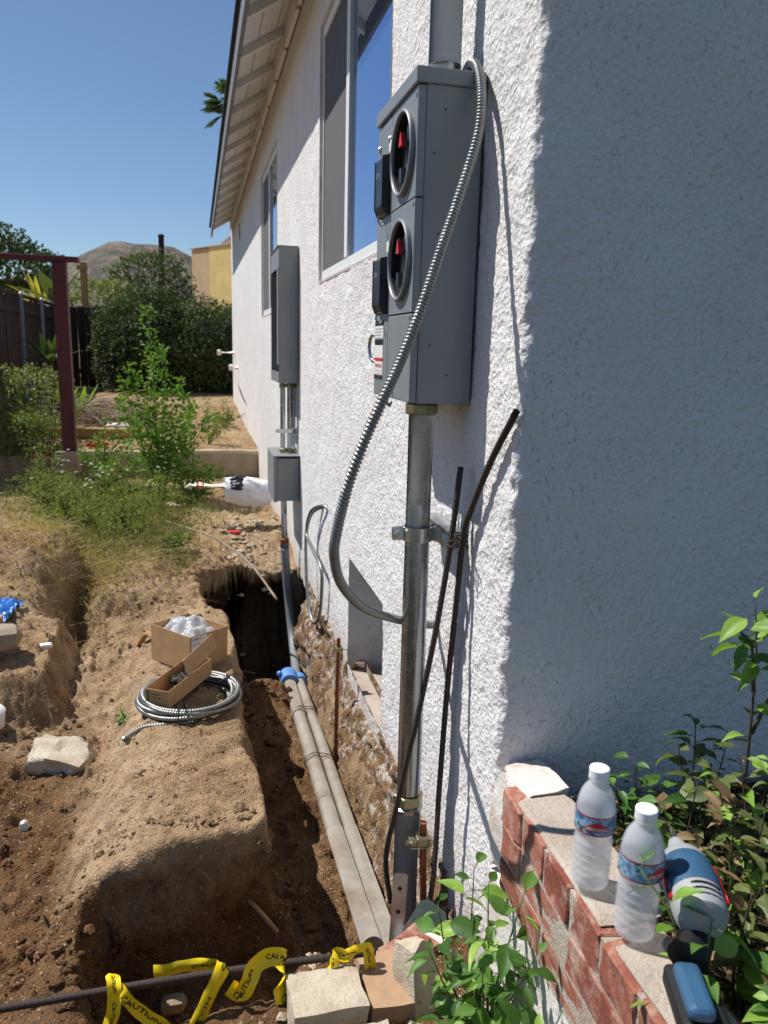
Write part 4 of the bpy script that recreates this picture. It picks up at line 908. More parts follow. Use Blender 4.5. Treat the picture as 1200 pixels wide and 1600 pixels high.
for k in range(3):
    m = MB(); pts = [A+ax*(-0.026-0.009*k)+(upv*math.cos(t)+sidev*math.sin(t))*(0.0357-0.0012*k) for t in np.linspace(-0.35, 0.75, 9)]; m.tube(pts, 0.0016, 5); m.build('vent_slot', 'drill_black', b1)
m = MB(); pts = [A+ax*t+(-sidev*0.95+upv*0.25)*0.0365 for t in (-0.03, 0.0, 0.02, 0.038)]; m.tube(pts, 0.0038, 6)
pts = [A+ax*t+(sidev*0.95+upv*0.25)*0.0365 for t in (-0.03, 0.0, 0.02, 0.038)]; m.tube(pts, 0.0038, 6); m.build('red_stripe', 'red_plastic', dr, smooth=True)
hd = A-ax*0.012
hp = spline([hd+Vector((0, 0, -0.012)), hd+Vector((-0.004, -0.02, -0.03)), Vector((0.012, 0.71, 0.812))], 12); m = MB(); m.tube(hp, [0.026-0.004*math.sin(math.pi*i_/(len(hp)-1)) for i_ in range(len(hp))], 16); m.build('handle', 'drill_black', dr, smooth=0.8)
bp = Vector((-0.004, 0.672, 0.806)); Rb = Matrix.Translation(bp) @ Euler((0.0, 0, -0.34)).to_matrix().to_4x4()
m = MB(); m.box((-0.019, -0.045, -0.008), (0.014, 0.034, 0.012), Rb); m.build('battery_shoe', 'drill_blue', dr, bevel=0.009, seg=3)
m = MB(); m.box((-0.024, -0.048, -0.038), (0.034, 0.052, -0.0085), Rb); m.build('battery', 'drill_black', dr, bevel=0.008, seg=3)
# ------------------------------------------------------------------ stones at the trench mouth
def chunk(name, c, size, seed, label, mat='concrete', cat='stone', rot=0.0, flat=0.85, amp=0.14, tilt=(0, 0), group=None, cuts=5):
    return tag(rock(name, c, size, seed, mat, None, rot, flat, cuts, amp, tilt), label, cat, group)
chunk('concrete_block', (-0.350, 1.282, 0.252), (0.15, 0.115, 0.10), 21, 'squared pale concrete block at the near end of the trench', rot=0.05, flat=0.95, amp=0.07, tilt=(-0.06, 0.05))
chunk('concrete_chunk', (-0.305, 1.155, 0.235), (0.15, 0.10, 0.10), 24, 'low pale concrete chunk in front of the squared block, cut by the frame', rot=0.1, flat=0.85)
chunk('tan_paver', (-0.212, 1.315, 0.228), (0.105, 0.155, 0.10), 27, 'orange-tan slab between the pale block and the wedge of concrete', 'brick_tan', 'paver', rot=0.0, flat=0.97, amp=0.06, tilt=(-0.03, 0.02))
chunk('concrete_wedge', (-0.158, 1.285, 0.278), (0.058, 0.070, 0.175), 30, 'upright wedge of grey concrete leaning near the leafy plant', rot=0.35, flat=0.8, amp=0.14, tilt=(-0.30, 0.10))
chunk('red_brick_piece', (-0.145, 1.405, 0.235), (0.12, 0.08, 0.045), 33, 'broken red brick behind the upright concrete wedge', 'brick_red', 'brick', rot=0.5, flat=0.92, amp=0.1)
chunk('plaster_chunk', (-0.09, 1.43, 0.19), (0.11, 0.10, 0.06), 36, 'flat white plaster chunk lying against the house corner foot', 'plaster_white', 'stone', rot=0.3)
chunk('concrete_boulder', (-1.035, 2.450, 0.220), (0.17, 0.12, 0.09), 46, 'pale angular concrete chunk lying alone on the dirt at left', rot=-0.35, flat=0.78, amp=0.30, tilt=(0.10, 0.16))
chunk('concrete_slab', (-1.33, 3.00, 0.445), (0.15, 0.13, 0.075), 44, 'round-edged grey concrete lump on the bank below the blue tarp', 'concrete_dark', rot=0.2, flat=0.6, amp=0.12)
chunk('grey_stone', (-0.760, 2.065, G(-0.76, 2.065)+0.006), (0.034, 0.028, 0.024), 47, 'single dark grey stone on top of the dirt block', 'concrete_dark', 'stone', flat=0.3, cuts=3)
chunk('white_stone', (-1.075, 2.13, G(-1.075, 2.13)+0.008), (0.022, 0.022, 0.034), 48, 'small white upright stone on the dark dirt at left edge', 'plaster_white', 'stone', flat=0.3, cuts=3)
chunk('white_stone', (-1.17, 3.05, G(-1.17, 3.05)+0.008), (0.045, 0.03, 0.02), 49, 'small white stone on the bank rim beside the lump', 'plaster_white', 'stone', flat=0.4, cuts=3)
chunk('grey_stone', (-0.66, 1.60, 0.02), (0.06, 0.04, 0.03), 50, 'grey stone on the pit floor below the yellow tape', 'concrete_dark', 'stone', flat=0.4, cuts=3)
# loose crumbs and gravel
rg = np.random.default_rng(17)
def pebbles(name, N, xr, yr, smin, smax, mat, label, seed, mask=None):
    rg = np.random.default_rng(seed); px = rg.uniform(*xr, N); py = rg.uniform(*yr, N)
    if mask is not None: k = mask(px, py); px, py = px[k], py[k]
    N = len(px); s = smin*(smax/smin)**(rg.random(N)**3); pz = gz(px, py)
    base = np.array([(1, 0, 0), (-1, 0, 0), (0, 1, 0), (0, -1, 0), (0, 0, 1), (0, 0, -1)], float)
    f0 = np.array([(0, 2, 4), (2, 1, 4), (1, 3, 4), (3, 0, 4), (2, 0, 5), (1, 2, 5), (3, 1, 5), (0, 3, 5)])
    sc = rg.uniform(0.6, 1.3, (N, 6, 1)); an = rg.uniform(0, 6.3, N); ca, sa = np.cos(an), np.sin(an)
    v = base[None]*sc*s[:, None, None]; v[:, :, 2] *= 0.65
    vx = v[:, :, 0]*ca[:, None]-v[:, :, 1]*sa[:, None]; vy = v[:, :, 0]*sa[:, None]+v[:, :, 1]*ca[:, None]
    V = np.stack([vx+px[:, None], vy+py[:, None], v[:, :, 2]+(pz+s*0.3)[:, None]], -1).reshape(-1, 3)
    F = (f0[None]+(np.arange(N)*6)[:, None, None]).reshape(-1, 3)
    o = raw(name, V, F, mat); tag(o, label, 'gravel', kind='stuff')
    if mat == 'soil': at = o.data.attributes.new('damp_shade', 'FLOAT', 'POINT'); at.data.foreach_set('value', damp_shade(V[:, 0], V[:, 1]).astype(np.float32))
def clods(name, spots, label, seed):
    rg = np.random.default_rng(seed); bm = bmesh.new(); bmesh.ops.create_icosphere(bm, subdivisions=2, radius=1.0)
    B = np.array([v.co[:] for v in bm.verts]); bm.verts.index_update(); FF = np.array([[v.index for v in f.verts] for f in bm.faces]); bm.free(); VV = []; FA = []; c0 = 0
    for (n_, cx_, cy_, sx_, sy_, smin, smax) in spots:
        for k in range(n_):
            x_, y_ = rg.normal(cx_, sx_), rg.normal(cy_, sy_); s_ = smin*(smax/smin)**(rg.random()**2.2)
            r_ = 1+0.55*fbm(B[:, 0]*1.4+k*3.1, B[:, 1]*1.4+seed, B[:, 2]*1.4, 3, seed+k); P_ = B*r_[:, None]*s_*np.array([1, rg.uniform(0.7, 1.2), rg.uniform(0.55, 0.9)])
            VV.append(P_+np.array([x_, y_, float(gz(np.array([x_]), np.array([y_]))[0])+s_*0.15])); FA.append(FF+c0); c0 += len(B)
    VV = np.concatenate(VV); o = raw(name, VV, np.concatenate(FA), 'soil', None); at = o.data.attributes.new('damp_shade', 'FLOAT', 'POINT'); at.data.foreach_set('value', damp_shade(VV[:, 0], VV[:, 1]).astype(np.float32)); tag(o, label, 'soil', kind='stuff')
clods('soil_clods', [(90, -0.92, 1.62, 0.05, 0.10, 0.004, 0.020), (70, -0.85, 1.50, 0.07, 0.08, 0.005, 0.024), (60, -1.15, 1.9, 0.14, 0.3, 0.004, 0.014), (70, -0.33, 1.9, 0.03, 0.25, 0.004, 0.016), (60, -0.30, 2.6, 0.04, 0.4, 0.005, 0.020), (70, -0.30, 3.25, 0.07, 0.13, 0.006, 0.026), (50, -0.45, 4.32, 0.15, 0.12, 0.006, 0.028), (50, -0.62, 3.45, 0.05, 0.25, 0.005, 0.018), (40, -0.44, 1.78, 0.03, 0.03, 0.006, 0.020), (50, -1.22, 2.66, 0.10, 0.06, 0.005, 0.022), (50, -0.60, 1.62, 0.15, 0.04, 0.004, 0.016), (60, -0.95, 3.5, 0.15, 0.2, 0.004, 0.016), (80, -0.63, 1.795, 0.14, 0.018, 0.003, 0.012), (110, -0.438, 2.5, 0.014, 0.45, 0.003, 0.013), (60, -0.50, 3.75, 0.03, 0.2, 0.004, 0.018)], 'brown clods of loose soil fallen along the dug edges', 5)
clear = lambda x, y: ~((x > -0.46) & (x < -0.03) & (y > 1.5) & (y < 4.2))
pebbles('soil_crumbs', 11000, (-1.7, -0.02), (1.35, 5.2), 0.0015, 0.010, 'soil', 'brown soil crumbs scattered over the dug dirt', 1)
pebbles('pale_gravel', 700, (-1.2, -0.1), (1.5, 5.2), 0.0012, 0.0065, 'concrete_dark', 'pale gravel chips scattered over the dirt', 2, clear)
pebbles('rubble', 420, (-0.45, -0.02), (4.4, 5.5), 0.004, 0.030, 'concrete', 'whitish plaster rubble below the junction box', 3)
pebbles('rubble_front', 700, (-0.45, -0.02), (0.9, 1.5), 0.003, 0.014, 'concrete', 'pale rubble crumbs around the leafy plant foot', 4)
# sticks
def stick(pts, r, label, mat='dry_twig', cat='stick'):
    m = MB(); sp = spline(pts, 14); m.tube(sp, r, 6); return tag(m.build('stick', mat, None, smooth=True), label, cat)
stick([(-0.47, 1.735, 0.165), (-0.44, 1.70, 0.15), (-0.405, 1.66, 0.125)], 0.006, 'short pale root stub poking from the dirt block', 'lumber')
stick([(-0.835, 3.22, G(-0.835, 3.22)+0.02), (-0.80, 3.20, G(-0.80, 3.20)+0.035), (-0.77, 3.12, G(-0.77, 3.12)+0.03), (-0.745, 3.05, G(-0.745, 3.05)+0.012)], 0.013, 'curved pale scrap of wood on the dirt left of the boxes', 'lumber')
m = MB(); m.tube(spline([(-0.857, 4.996, 0.47), (-0.74, 4.85, 0.455), (-0.618, 4.726, 0.44), (-0.52, 4.58, 0.435), (-0.435, 4.422, 0.42), (-0.35, 4.2, 0.405), (-0.283, 3.998, 0.375), (-0.20, 3.72, 0.30)], 40), 0.0062, 8)
tag(m.build('thin_rod', 'dry_twig', None, smooth=True), 'thin bent pale rod reaching over the dirt into the dark hole', 'rod')
# ------------------------------------------------------------------ cardboard boxes
def carton(name, M, sx, sy, sz, label, t=0.003):
    e = empty(name, M.translation, label, 'box')
    def wallbox(lo, hi, nm): m = MB(); m.box(lo, hi, M); return m.build(nm, 'cardboard', e, bevel=0.0008, seg=1)
    wallbox((-sx, -sy, 0), (sx, sy, t), 'base'); wallbox((-sx, -sy, t), (-sx+t, sy, sz), 'side'); wallbox((sx-t, -sy, t), (sx, sy, sz), 'side')
    fr = wallbox((-sx+t, -sy, t), (sx-t, -sy+t, sz), 'front'); wallbox((-sx+t, sy-t, t), (sx-t, sy, sz), 'back')
    return e, fr
zb = G(-0.60, 2.80)
M1 = Matrix.Translation((-0.621, 2.905, 0.347)) @ Euler((0.0, 0.03, math.radians(40))).to_matrix().to_4x4()
e1, f1 = carton('cardboard_box', M1, 0.092, 0.115, 0.142, 'open square cardboard box holding a clear plastic bag', 0.003)
m = MB(); m.poly([M1 @ Vector(p) for p in ((-0.086, -0.1155, 0.055), (-0.012, -0.1155, 0.055), (-0.012, -0.1155, 0.138), (-0.086, -0.1155, 0.138))], 0.0006, M1.to_3x3() @ Vector((0, -1, 0))); lb = m.build('shipping_label', 'white_sticker', f1)
m = MB(); rb2 = random.Random(4); xx = -0.070
while xx < -0.022:
    w_ = rb2.choice((0.0007, 0.0011, 0.0018)); m.poly([M1 @ Vector(p) for p in ((xx, -0.1168, 0.066), (xx+w_, -0.1168, 0.066), (xx+w_, -0.1168, 0.094), (xx, -0.1168, 0.094))]); xx += w_+rb2.choice((0.0009, 0.0015))
text_on(m, 'CONNECTOR', lambda a, b: M1 @ Vector((-0.082+a*0.045, -0.1168, 0.124+b*0.007)), 0.01); text_on(m, '05  260-DC2', lambda a, b: M1 @ Vector((-0.080+a*0.06, -0.1168, 0.104+b*0.007)), 0.005)
m.build('lettering', 'black_print', lb)
# crumpled bag
u = np.linspace(-1, 1, 34); U_, V_ = np.meshgrid(u, u)
hz = 0.09+0.045*(1-0.5*(U_**2+V_**2))+0.05*np.abs(fbm(U_*1.6, V_*1.6, 0, 2, 81))+0.012*fbm(U_*4, V_*4, 2, 2, 82)
loc = np.stack([U_*0.082, V_*0.104, hz, np.ones_like(U_)], -1).reshape(-1, 4)@np.array(M1).T
idx = np.arange(U_.size).reshape(U_.shape); F = np.stack([idx[:-1, :-1], idx[:-1, 1:], idx[1:, 1:], idx[1:, :-1]], -1).reshape(-1, 4)
o = raw('plastic_bag', loc[:, :3], F, 'clear_bag', None, True); tag(o, 'crumpled clear plastic bag inside the square cardboard box', 'plastic bag')
z2 = G(-0.66, 2.45)
M2 = Matrix.Translation((-0.648, 2.520, 0.402)) @ Euler((0.03, 0.0, math.radians(-31))).to_matrix().to_4x4()
e2, f2 = carton('cardboard_carton', M2, 0.044, 0.135, 0.060, 'long narrow open cardboard carton resting on the conduit coil', 0.0025)
m = MB(); m.box((0.0, -0.015, 0.0), (0.0025, 0.185, 0.058), M2 @ Matrix.Translation((0.0415, 0, 0.061)) @ Matrix.Rotation(-0.25, 4, 'Y') @ Matrix.Rotation(0.10, 4, 'X')); fl_ = m.build('raised_flap', 'cardboard', e2, bevel=0.0006, seg=1)
m = MB(); text_on(m, 'R', lambda a, b: M2 @ Matrix.Translation((0.0415, 0, 0.061)) @ Matrix.Rotation(-0.25, 4, 'Y') @ Matrix.Rotation(0.10, 4, 'X') @ Vector((-0.0006, 0.04-a*0.02, 0.014+b*0.026)), 0.02); m.build('lettering', 'green_print', fl_)
m = MB(); m.box((-0.036, -0.1358, 0.008), (-0.028, -0.1352, 0.054), M2); m.build('printed_bar', 'green_print', f2); m = MB(); text_on(m, 'Steel', lambda a, b: M2 @ Vector((-0.018+a*0.030, -0.1358, 0.040+b*0.008)), 0.005); m.build('lettering', 'green_print', f2); m = MB(); text_on(m, 'Fittings', lambda a, b: M2 @ Vector((-0.018+a*0.036, -0.1358, 0.027+b*0.008)), 0.005); m.build('lettering', 'green_print', f2)
rc = random.Random(12)
for i in range(14):
    p = M2 @ Vector((rc.uniform(-0.022, 0.022), rc.uniform(-0.05, 0.11), 0.018+rc.uniform(0, 0.018))); axv = Vector((rc.uniform(-1, 1), rc.uniform(-1, 1), rc.uniform(-.3, 1)))
    m = MB(); m.lathe([(0.009, 0), (0.012, 0.001), (0.012, 0.010), (0.0095, 0.011), (0.0095, 0.026), (0.007, 0.026), (0.007, 0.004)], p, axv, 10, False)
    tag(m.build('conduit_fitting', 'galvanised' if i % 3 else 'black_plastic', None, smooth=0.6), 'small steel conduit fitting lying inside the narrow cardboard carton', 'fitting', 'fittings in the narrow carton')
# ------------------------------------------------------------------ coil of flexible conduit
cl = empty('conduit_coil', (-0.615, 2.50, G(-0.615, 2.5)), 'coil of ribbed flexible metal conduit lying on the dirt block', 'conduit coil')
pts = []; rc = random.Random(8); NT_ = 9; SG = 36
lay = [(0.172, 0.0, 0.0, 0), (0.150, 0.012, 0.006, 0), (0.128, -0.006, 0.010, 0), (0.163, -0.008, -0.006, 1), (0.139, 0.010, 0.0, 1), (0.176, 0.004, 0.002, 1.1), (0.154, -0.012, 0.004, 2), (0.132, 0.014, -0.004, 2), (0.166, 0.0, 0.004, 2.4), (0.15, 0.0, 0.0, 3)]
for i in range(NT_*SG):
    t = i/SG; k = int(t); f = t-k; f = f*f*(3-2*f) if f > 0.0 else 0; a = -2*math.pi*t+2.2
    r_, sx_, sy_, zl = [lay[k][q]*(1-f)+lay[k+1][q]*f for q in range(4)]
    r_ += 0.004*math.sin(3*a+2*k); x_ = -0.615+sx_+r_*math.cos(a); y_ = 2.505+sy_+r_*math.sin(a)
    pts.append((x_, y_, 0.364+0.0135*zl+0.004*math.sin(2*a+k)))
pts = [(-0.815, 2.30, 0.350), (-0.79, 2.33, 0.352), (-0.755, 2.355, 0.356), (-0.70, 2.352, 0.36)]+pts[22:]
m = MB(); m.tube(spline(pts, 4200), 0.0080, 8, True, flexrf(0.0085, 0.0018)); m.build('armoured_tube', 'armour_steel', cl, smooth=True)
for a in (-1.75, 0.3):
    c = Vector((-0.615+0.150*math.cos(a), 2.505+0.150*math.sin(a), 0.392)); rad = Vector((math.cos(a), math.sin(a), 0))
    m = MB(); m.tube([c+rad*0.050*math.cos(t)+Vector((0, 0, 0.036*math.sin(t))) for t in np.linspace(0, 2*math.pi, 20)], 0.002, 5, False); m.tube([c+Vector((0, 0, 0.036)), c+rad*0.02+Vector((0.02, -0.03, 0.055)), c+rad*0.05+Vector((0.03, -0.05, 0.05))], 0.0016, 5); m.build('zip_tie', 'black_plastic', cl)
# ------------------------------------------------------------------ rebar rail with caution tape
rebar('rebar_rail', [(-1.40, 1.378, 0.285), (-0.963, 1.369, 0.298), (-0.6, 1.365, 0.305), (-0.266, 1.357, 0.303), (-0.235, 1.356, 0.30)], 0.0075, 'rusty rebar lying level across the near end of the pit', 340)
tapes = [
 ('yellow caution tape end hanging in a V from the rebar rail', [((-0.745, 1.355, 0.312), (0, 0, 1)), ((-0.735, 1.338, 0.305), (0.3, -0.2, 1)), ((-0.700, 1.335, 0.270), (0.5, 0, 0.9)), ((-0.655, 1.325, 0.225), (0.5, 0.2, 0.9)), ((-0.620, 1.320, 0.205), (-0.2, .2, 1)), ((-0.590, 1.330, 0.245), (-0.6, 0, 0.8)), ((-0.560, 1.345, 0.300), (-0.6, 0.1, 0.8)), ((-0.545, 1.362, 0.322), (-0.5, 0.5, 0.8)), ((-0.560, 1.382, 0.308), (0, 0, 1)), ((-0.62, 1.392, 0.305), (0, 0.2, 1)), ((-0.69, 1.392, 0.302), (0, 0.3, 1))], 0.042),
 ('yellow caution tape tail dropping straight from the rebar rail at left', [((-0.760, 1.385, 0.322), (1, 0.2, 0)), ((-0.755, 1.360, 0.330), (1, 0, 0)), ((-0.752, 1.345, 0.315), (1, 0, 0)), ((-0.757, 1.340, 0.270), (1, 0, 0)), ((-0.772, 1.335, 0.225), (1, 0.2, 0)), ((-0.790, 1.325, 0.16), (1, 0.4, 0))], 0.036),
 ('crumpled yellow caution tape with a green mark hanging beside the pale block', [((-0.535, 1.342, 0.285), (0, 0, 1)), ((-0.515, 1.335, 0.270), (-.3, 0, 1)), ((-0.500, 1.335, 0.295), (-.6, 0, 1)), ((-0.480, 1.345, 0.325), (-.4, .4, 1)), ((-0.450, 1.352, 0.335), (0, .6, 1)), ((-0.425, 1.345, 0.325), (.8, .4, .4)), ((-0.432, 1.330, 0.285), (1, .3, .2)), ((-0.425, 1.320, 0.240), (1, 0.1, .2)), ((-0.415, 1.310, 0.185), (1, .2, .1)), ((-0.412, 1.305, 0.14), (1, .3, .1))], 0.052),
 ('short knot of yellow caution tape at the right end of the rebar rail', [((-0.335, 1.345, 0.270), (1, 0, .3)), ((-0.325, 1.340, 0.295), (0.6, 0, .8)), ((-0.318, 1.350, 0.318), (0.2, .6, .8)), ((-0.295, 1.348, 0.312), (-0.3, 0, 1)), ((-0.272, 1.345, 0.322), (-0.2, 0, 1)), ((-0.252, 1.345, 0.325), (0, 0, 1)), ((-0.245, 1.342, 0.295), (1, 0, 0)), ((-0.243, 1.340, 0.262), (1, 0, 0.1))], 0.034),
]
for (lab, kp, w_) in tapes:
    e = empty('caution_tape', kp[0][0], lab, 'caution tape', 'caution tape on the rebar rail')
    w_ *= 0.72; cs = spline([k[0] for k in kp], 60); ws = spline([k[1] for k in kp], 60); n_ = min(len(cs), len(ws))
    def surf(u_, v_, off=0.0):
        f = u_*(n_-1); i = min(int(f), n_-2); t = f-i; c = cs[i]*(1-t)+cs[i+1]*t; w = (ws[i]*(1-t)+ws[i+1]*t).normalized()
        tg = (cs[i+1]-cs[i]).normalized(); w = (w-tg*w.dot(tg)*0.8).normalized(); nn = tg.cross(w).normalized()
        cr = 0.006*math.sin(u_*27+v_*4)*(v_-0.5)+0.0014*math.sin(u_*61+v_*9)
        return c+w*w_*(v_-0.5)+nn*(off+cr+0.004*math.sin(v_*5+u_*9))
    m = MB(); NV = 5; vs = [surf(i/(n_-1), j/(NV-1)) for i in range(n_) for j in range(NV)]
    m.add(vs, [(i*NV+j, i*NV+j+1, (i+1)*NV+j+1, (i+1)*NV+j) for i in range(n_-1) for j in range(NV-1)]); rbn = m.build('ribbon', 'tape_yellow', e, smooth=True)
    m = MB()
    for s_ in (-1, 1):
        k = 0.04
        while k < 0.9:
            text_on(m, 'CAUTION', lambda a, b: surf(k+(a if s_ > 0 else 1-a)*0.20, 0.36+b*0.30, 0.0012*s_), 0.015); k += 0.30
    m.build('lettering', 'black_print', rbn)
    if 'green' in lab:
        m = MB()
        for s_ in (-1, 1): m.add([surf(0.80+0.055*math.cos(t), 0.5+0.30*math.sin(t), 0.0016*s_) for t in np.linspace(0, 2*math.pi, 14)[:-1]], [tuple(range(13))])
        m.build('round_mark', 'green_print', rbn)
# ------------------------------------------------------------------ white drain pipe wrapped in a bag, tarp, orange scrap
pv = empty('drain_pipe', (-0.3, 5.2, 0.6), 'white drain pipe stub with orange tape sticking out of the wall', 'pipe')
m = MB(); m.tube([(0.02, 5.2, 0.60), (-0.30, 5.2, 0.605)], 0.055, 18); m.build('stub', 'pvc_white', pv, smooth=0.7)
m = MB(); m.tube([(-0.30, 5.2, 0.612), (-0.40, 5.2, 0.622)], [0.048, 0.034], 16); m.tube([(-0.40, 5.2, 0.622), (-0.57, 5.2, 0.630)], 0.023, 14); m.build('reducer', 'pvc_white', pv, smooth=0.6)
m = MB(); m.tube([(-0.545, 5.2, 0.630), (-0.585, 5.2, 0.632)], 0.0255, 14); m.build('tape_band', 'orange_tape', pv, smooth=0.7)
m = MB(); m.tube([(-0.585, 5.2, 0.632), (-0.62, 5.2, 0.628), (-0.66, 5.2, 0.615)], [0.023, 0.020, 0.005], 14); m.build('tip', 'pvc_white', pv, smooth=0.7)
def wrap(name, x0, x1, a0, a1, r0, off, mat, label, cat):
    nu, nv = 30, 44; u = np.linspace(0, 1, nu); v = np.linspace(0, 1, nv); U_, V_ = np.meshgrid(u, v)
    xx_ = x0+(x1-x0)*U_; aa = a0+(a1-a0)*V_; rr_ = r0*(0.72+0.38*np.sin(np.pi*np.clip(0.12+0.80*U_, 0, 1))+0.10*fbm(xx_*24, np.cos(aa)*1.6, np.sin(aa)*1.6, 3, 95)+0.42*np.abs(fbm(xx_*9+aa*0.5, np.cos(aa)*2.5, np.sin(aa)*2.5, 3, 96)))+off
    Pz = np.stack([xx_+0.02*fbm(xx_*12, aa*1.0, 0, 2, 97), 5.195+rr_*np.sin(aa), 0.592+0.10*(-0.2-xx_)+rr_*np.cos(aa)*1.0-0.25*np.maximum(0, -np.cos(aa))*0.10], -1).reshape(-1, 3)
    idx = np.arange(U_.size).reshape(U_.shape); F = np.stack([idx[:-1, :-1], idx[:-1, 1:], idx[1:, 1:], idx[1:, :-1]], -1).reshape(-1, 4)
    tag(raw(name, Pz, F, mat, None, True), label, cat)
wrap('bag_wrap', -0.10, -0.40, -math.pi, math.pi, 0.072, 0.0, 'cap_white', 'white plastic bag wrapped round the drain pipe stub', 'plastic bag')
wrap('black_wrap', -0.255, -0.365, math.pi*1.52, math.pi*2.10, 0.072, 0.004, 'black_plastic', 'black plastic patch on the bag round the drain pipe', 'plastic wrap')
u = np.linspace(-1, 1, 40); U_, V_ = np.meshgrid(u, u)
tx = -1.47+0.13*U_+0.03*V_; ty = 3.28+0.16*V_; tz = gz(tx, ty)+0.02+0.045*np.abs(fbm(U_*2, V_*2, 0, 4, 91))+0.05*np.exp(-((U_+0.2)**2+(V_)**2)*2)
idx = np.arange(U_.size).reshape(U_.shape); F = np.stack([idx[:-1, :-1], idx[:-1, 1:], idx[1:, 1:], idx[1:, :-1]], -1).reshape(-1, 4)
tag(raw('tarp', np.stack([tx, ty, tz], -1).reshape(-1, 3), F, 'tarp_blue', None, True), 'crumpled bright blue tarp on the bank at the left edge', 'tarp')
chunk('brick_piece', (-1.37, 3.09, 0.475), (0.09, 0.06, 0.045), 66, 'red brick piece lying on the edge of the blue tarp', 'brick_red', 'brick', flat=0.95, amp=0.06)
m = MB(); m.lathe([(0.040, 0.0), (0.040, 0.025)], (-1.295, 2.72, G(-1.29, 2.72)+0.0), (0.15, -0.1, 1), 16); cupo = empty('paint_can', (-1.295, 2.72, 0.24), 'orange and white can cut by the left edge on the dirt', 'can')
m.build('orange_base', 'orange_tape', cupo, smooth=0.6)
m = MB(); m.lathe([(0.0395, 0.0252), (0.0395, 0.085), (0.030, 0.095), (0.012, 0.10)], (-1.295, 2.72, G(-1.29, 2.72)), (0.15, -0.1, 1), 16); m.build('white_body', 'cap_white', cupo, smooth=0.6)
# ------------------------------------------------------------------ near plants (every large leaf its own object)
LM = {}
for nm, mt in (('pepper', 'leaf_pepper'), ('bright', 'leaf_bright'), ('dull', 'leaf_dull'), ('dry', 'leaf_dry')):
    LM[nm] = [leaf_mesh('leaf', mt, 0.50, 0.20, 0.22, 6), leaf_mesh('leaf', mt, 0.42, 0.28, 0.42, 6, wav=1), leaf_mesh('leaf', mt, 0.56, 0.10, 0.10, 6, wav=1)]
def plant(name, base, label, stems, leafL, kinds, seed, per=14, stem_mat='stem_green', r0=0.0035, tipup=0.25, cat='plant', group=None, spread=1.0, low=0.25):
    rd = random.Random(seed); e = empty(name, base, label, cat, group)
    for st in stems:
        pts = spline(st, 14); m = MB(); n_ = len(pts)
        m.tube(pts, [r0*(1-0.75*i/(n_-1)) for i in range(n_)], 7); m.build('stem', stem_mat, e, smooth=True)
        for k in range(per):
            t = low+(1-low)*k/max(1, per-1); f = t*(n_-1); i = min(int(f), n_-2); p = pts[i].lerp(pts[i+1], f-i); tg = (pts[i+1]-pts[i]).normalized()
            a = k*2.4+rd.uniform(-.5, .5); u_, w_ = frame_of(tg); out = u_*math.cos(a)+w_*math.sin(a)
            d = (out*spread+tg*rd.uniform(0.1, 0.6)+Vector((0, 0, rd.uniform(-0.35, tipup)))).normalized()
            L = leafL*rd.uniform(0.42, 1.22)*(0.75+0.35*math.sin(math.pi*min(1, t*0.9)))
            pet = p+d*L*0.28
            m = MB(); m.tube([p, p+d*L*0.15+Vector((0, 0, 0.002)), pet], 0.0009, 4); 
            if L > 0.024: m.build('petiole', stem_mat, e)
            up = Vector((rd.uniform(-.5, .5), rd.uniform(-.5, .5), 1))
            inst('leaf', rd.choice(LM[rd.choice(kinds)]), leaf_M(pet, d+Vector((0, 0, -0.15)), up, L, rd.uniform(-.5, .5)), e)
    return e
def arc(b, t, bow=(0, 0, 0)):
    b, t = Vector(b), Vector(t); return [b, b.lerp(t, 0.4)+Vector(bow), t]
gb = (-0.060, 1.135, 0.24)
plant('pepper_plant', gb, 'bushy green leafy plant growing in front of the brick wall foot', [
    arc(gb, (-0.150, 1.20, 0.53), (-0.03, 0, 0.02)), arc(gb, (-0.085, 1.19, 0.60), (-0.02, 0.01, 0)), arc(gb, (-0.175, 1.18, 0.46), (-0.02, -0.01, 0.02)),
    arc(gb, (-0.085, 1.12, 0.62), (0.0, 0, 0.02)), arc(gb, (-0.060, 1.03, 0.66), (-0.01, 0, 0.02)), arc(gb, (-0.07, 0.95, 0.62), (-0.01, -0.01, 0.02)),
    arc(gb, (-0.115, 1.05, 0.50), (-0.01, -0.01, 0)), arc(gb, (-0.165, 1.08, 0.38), (-0.01, 0, 0.02)), arc(gb, (-0.10, 0.98, 0.44), (0, 0, 0.03)), arc(gb, (-0.15, 1.02, 0.34), (0, 0, 0.03)), arc(gb, (-0.09, 1.08, 0.56), (-0.02, 0, 0.02)), arc(gb, (-0.08, 0.90, 0.52), (-0.02, -0.02, 0.02))],
    0.056, ['pepper', 'pepper', 'pepper', 'bright'], 2, 15, 'stem_green', spread=1.3)
# sprig crossing in front of the nearer bottle
plant('leafy_sprig', (-0.035, 0.71, 0.62), 'leafy sprig reaching in front of the nearer water bottle', [
    [(-0.035, 0.70, 0.66), (0.005, 0.715, 0.76), (0.005, 0.735, 0.845), (-0.022, 0.775, 0.895)], [(0.0, 0.715, 0.75), (0.03, 0.705, 0.81), (0.045, 0.715, 0.86)]],
    0.046, ['bright', 'pepper', 'bright'], 5, 9, 'stem_green')
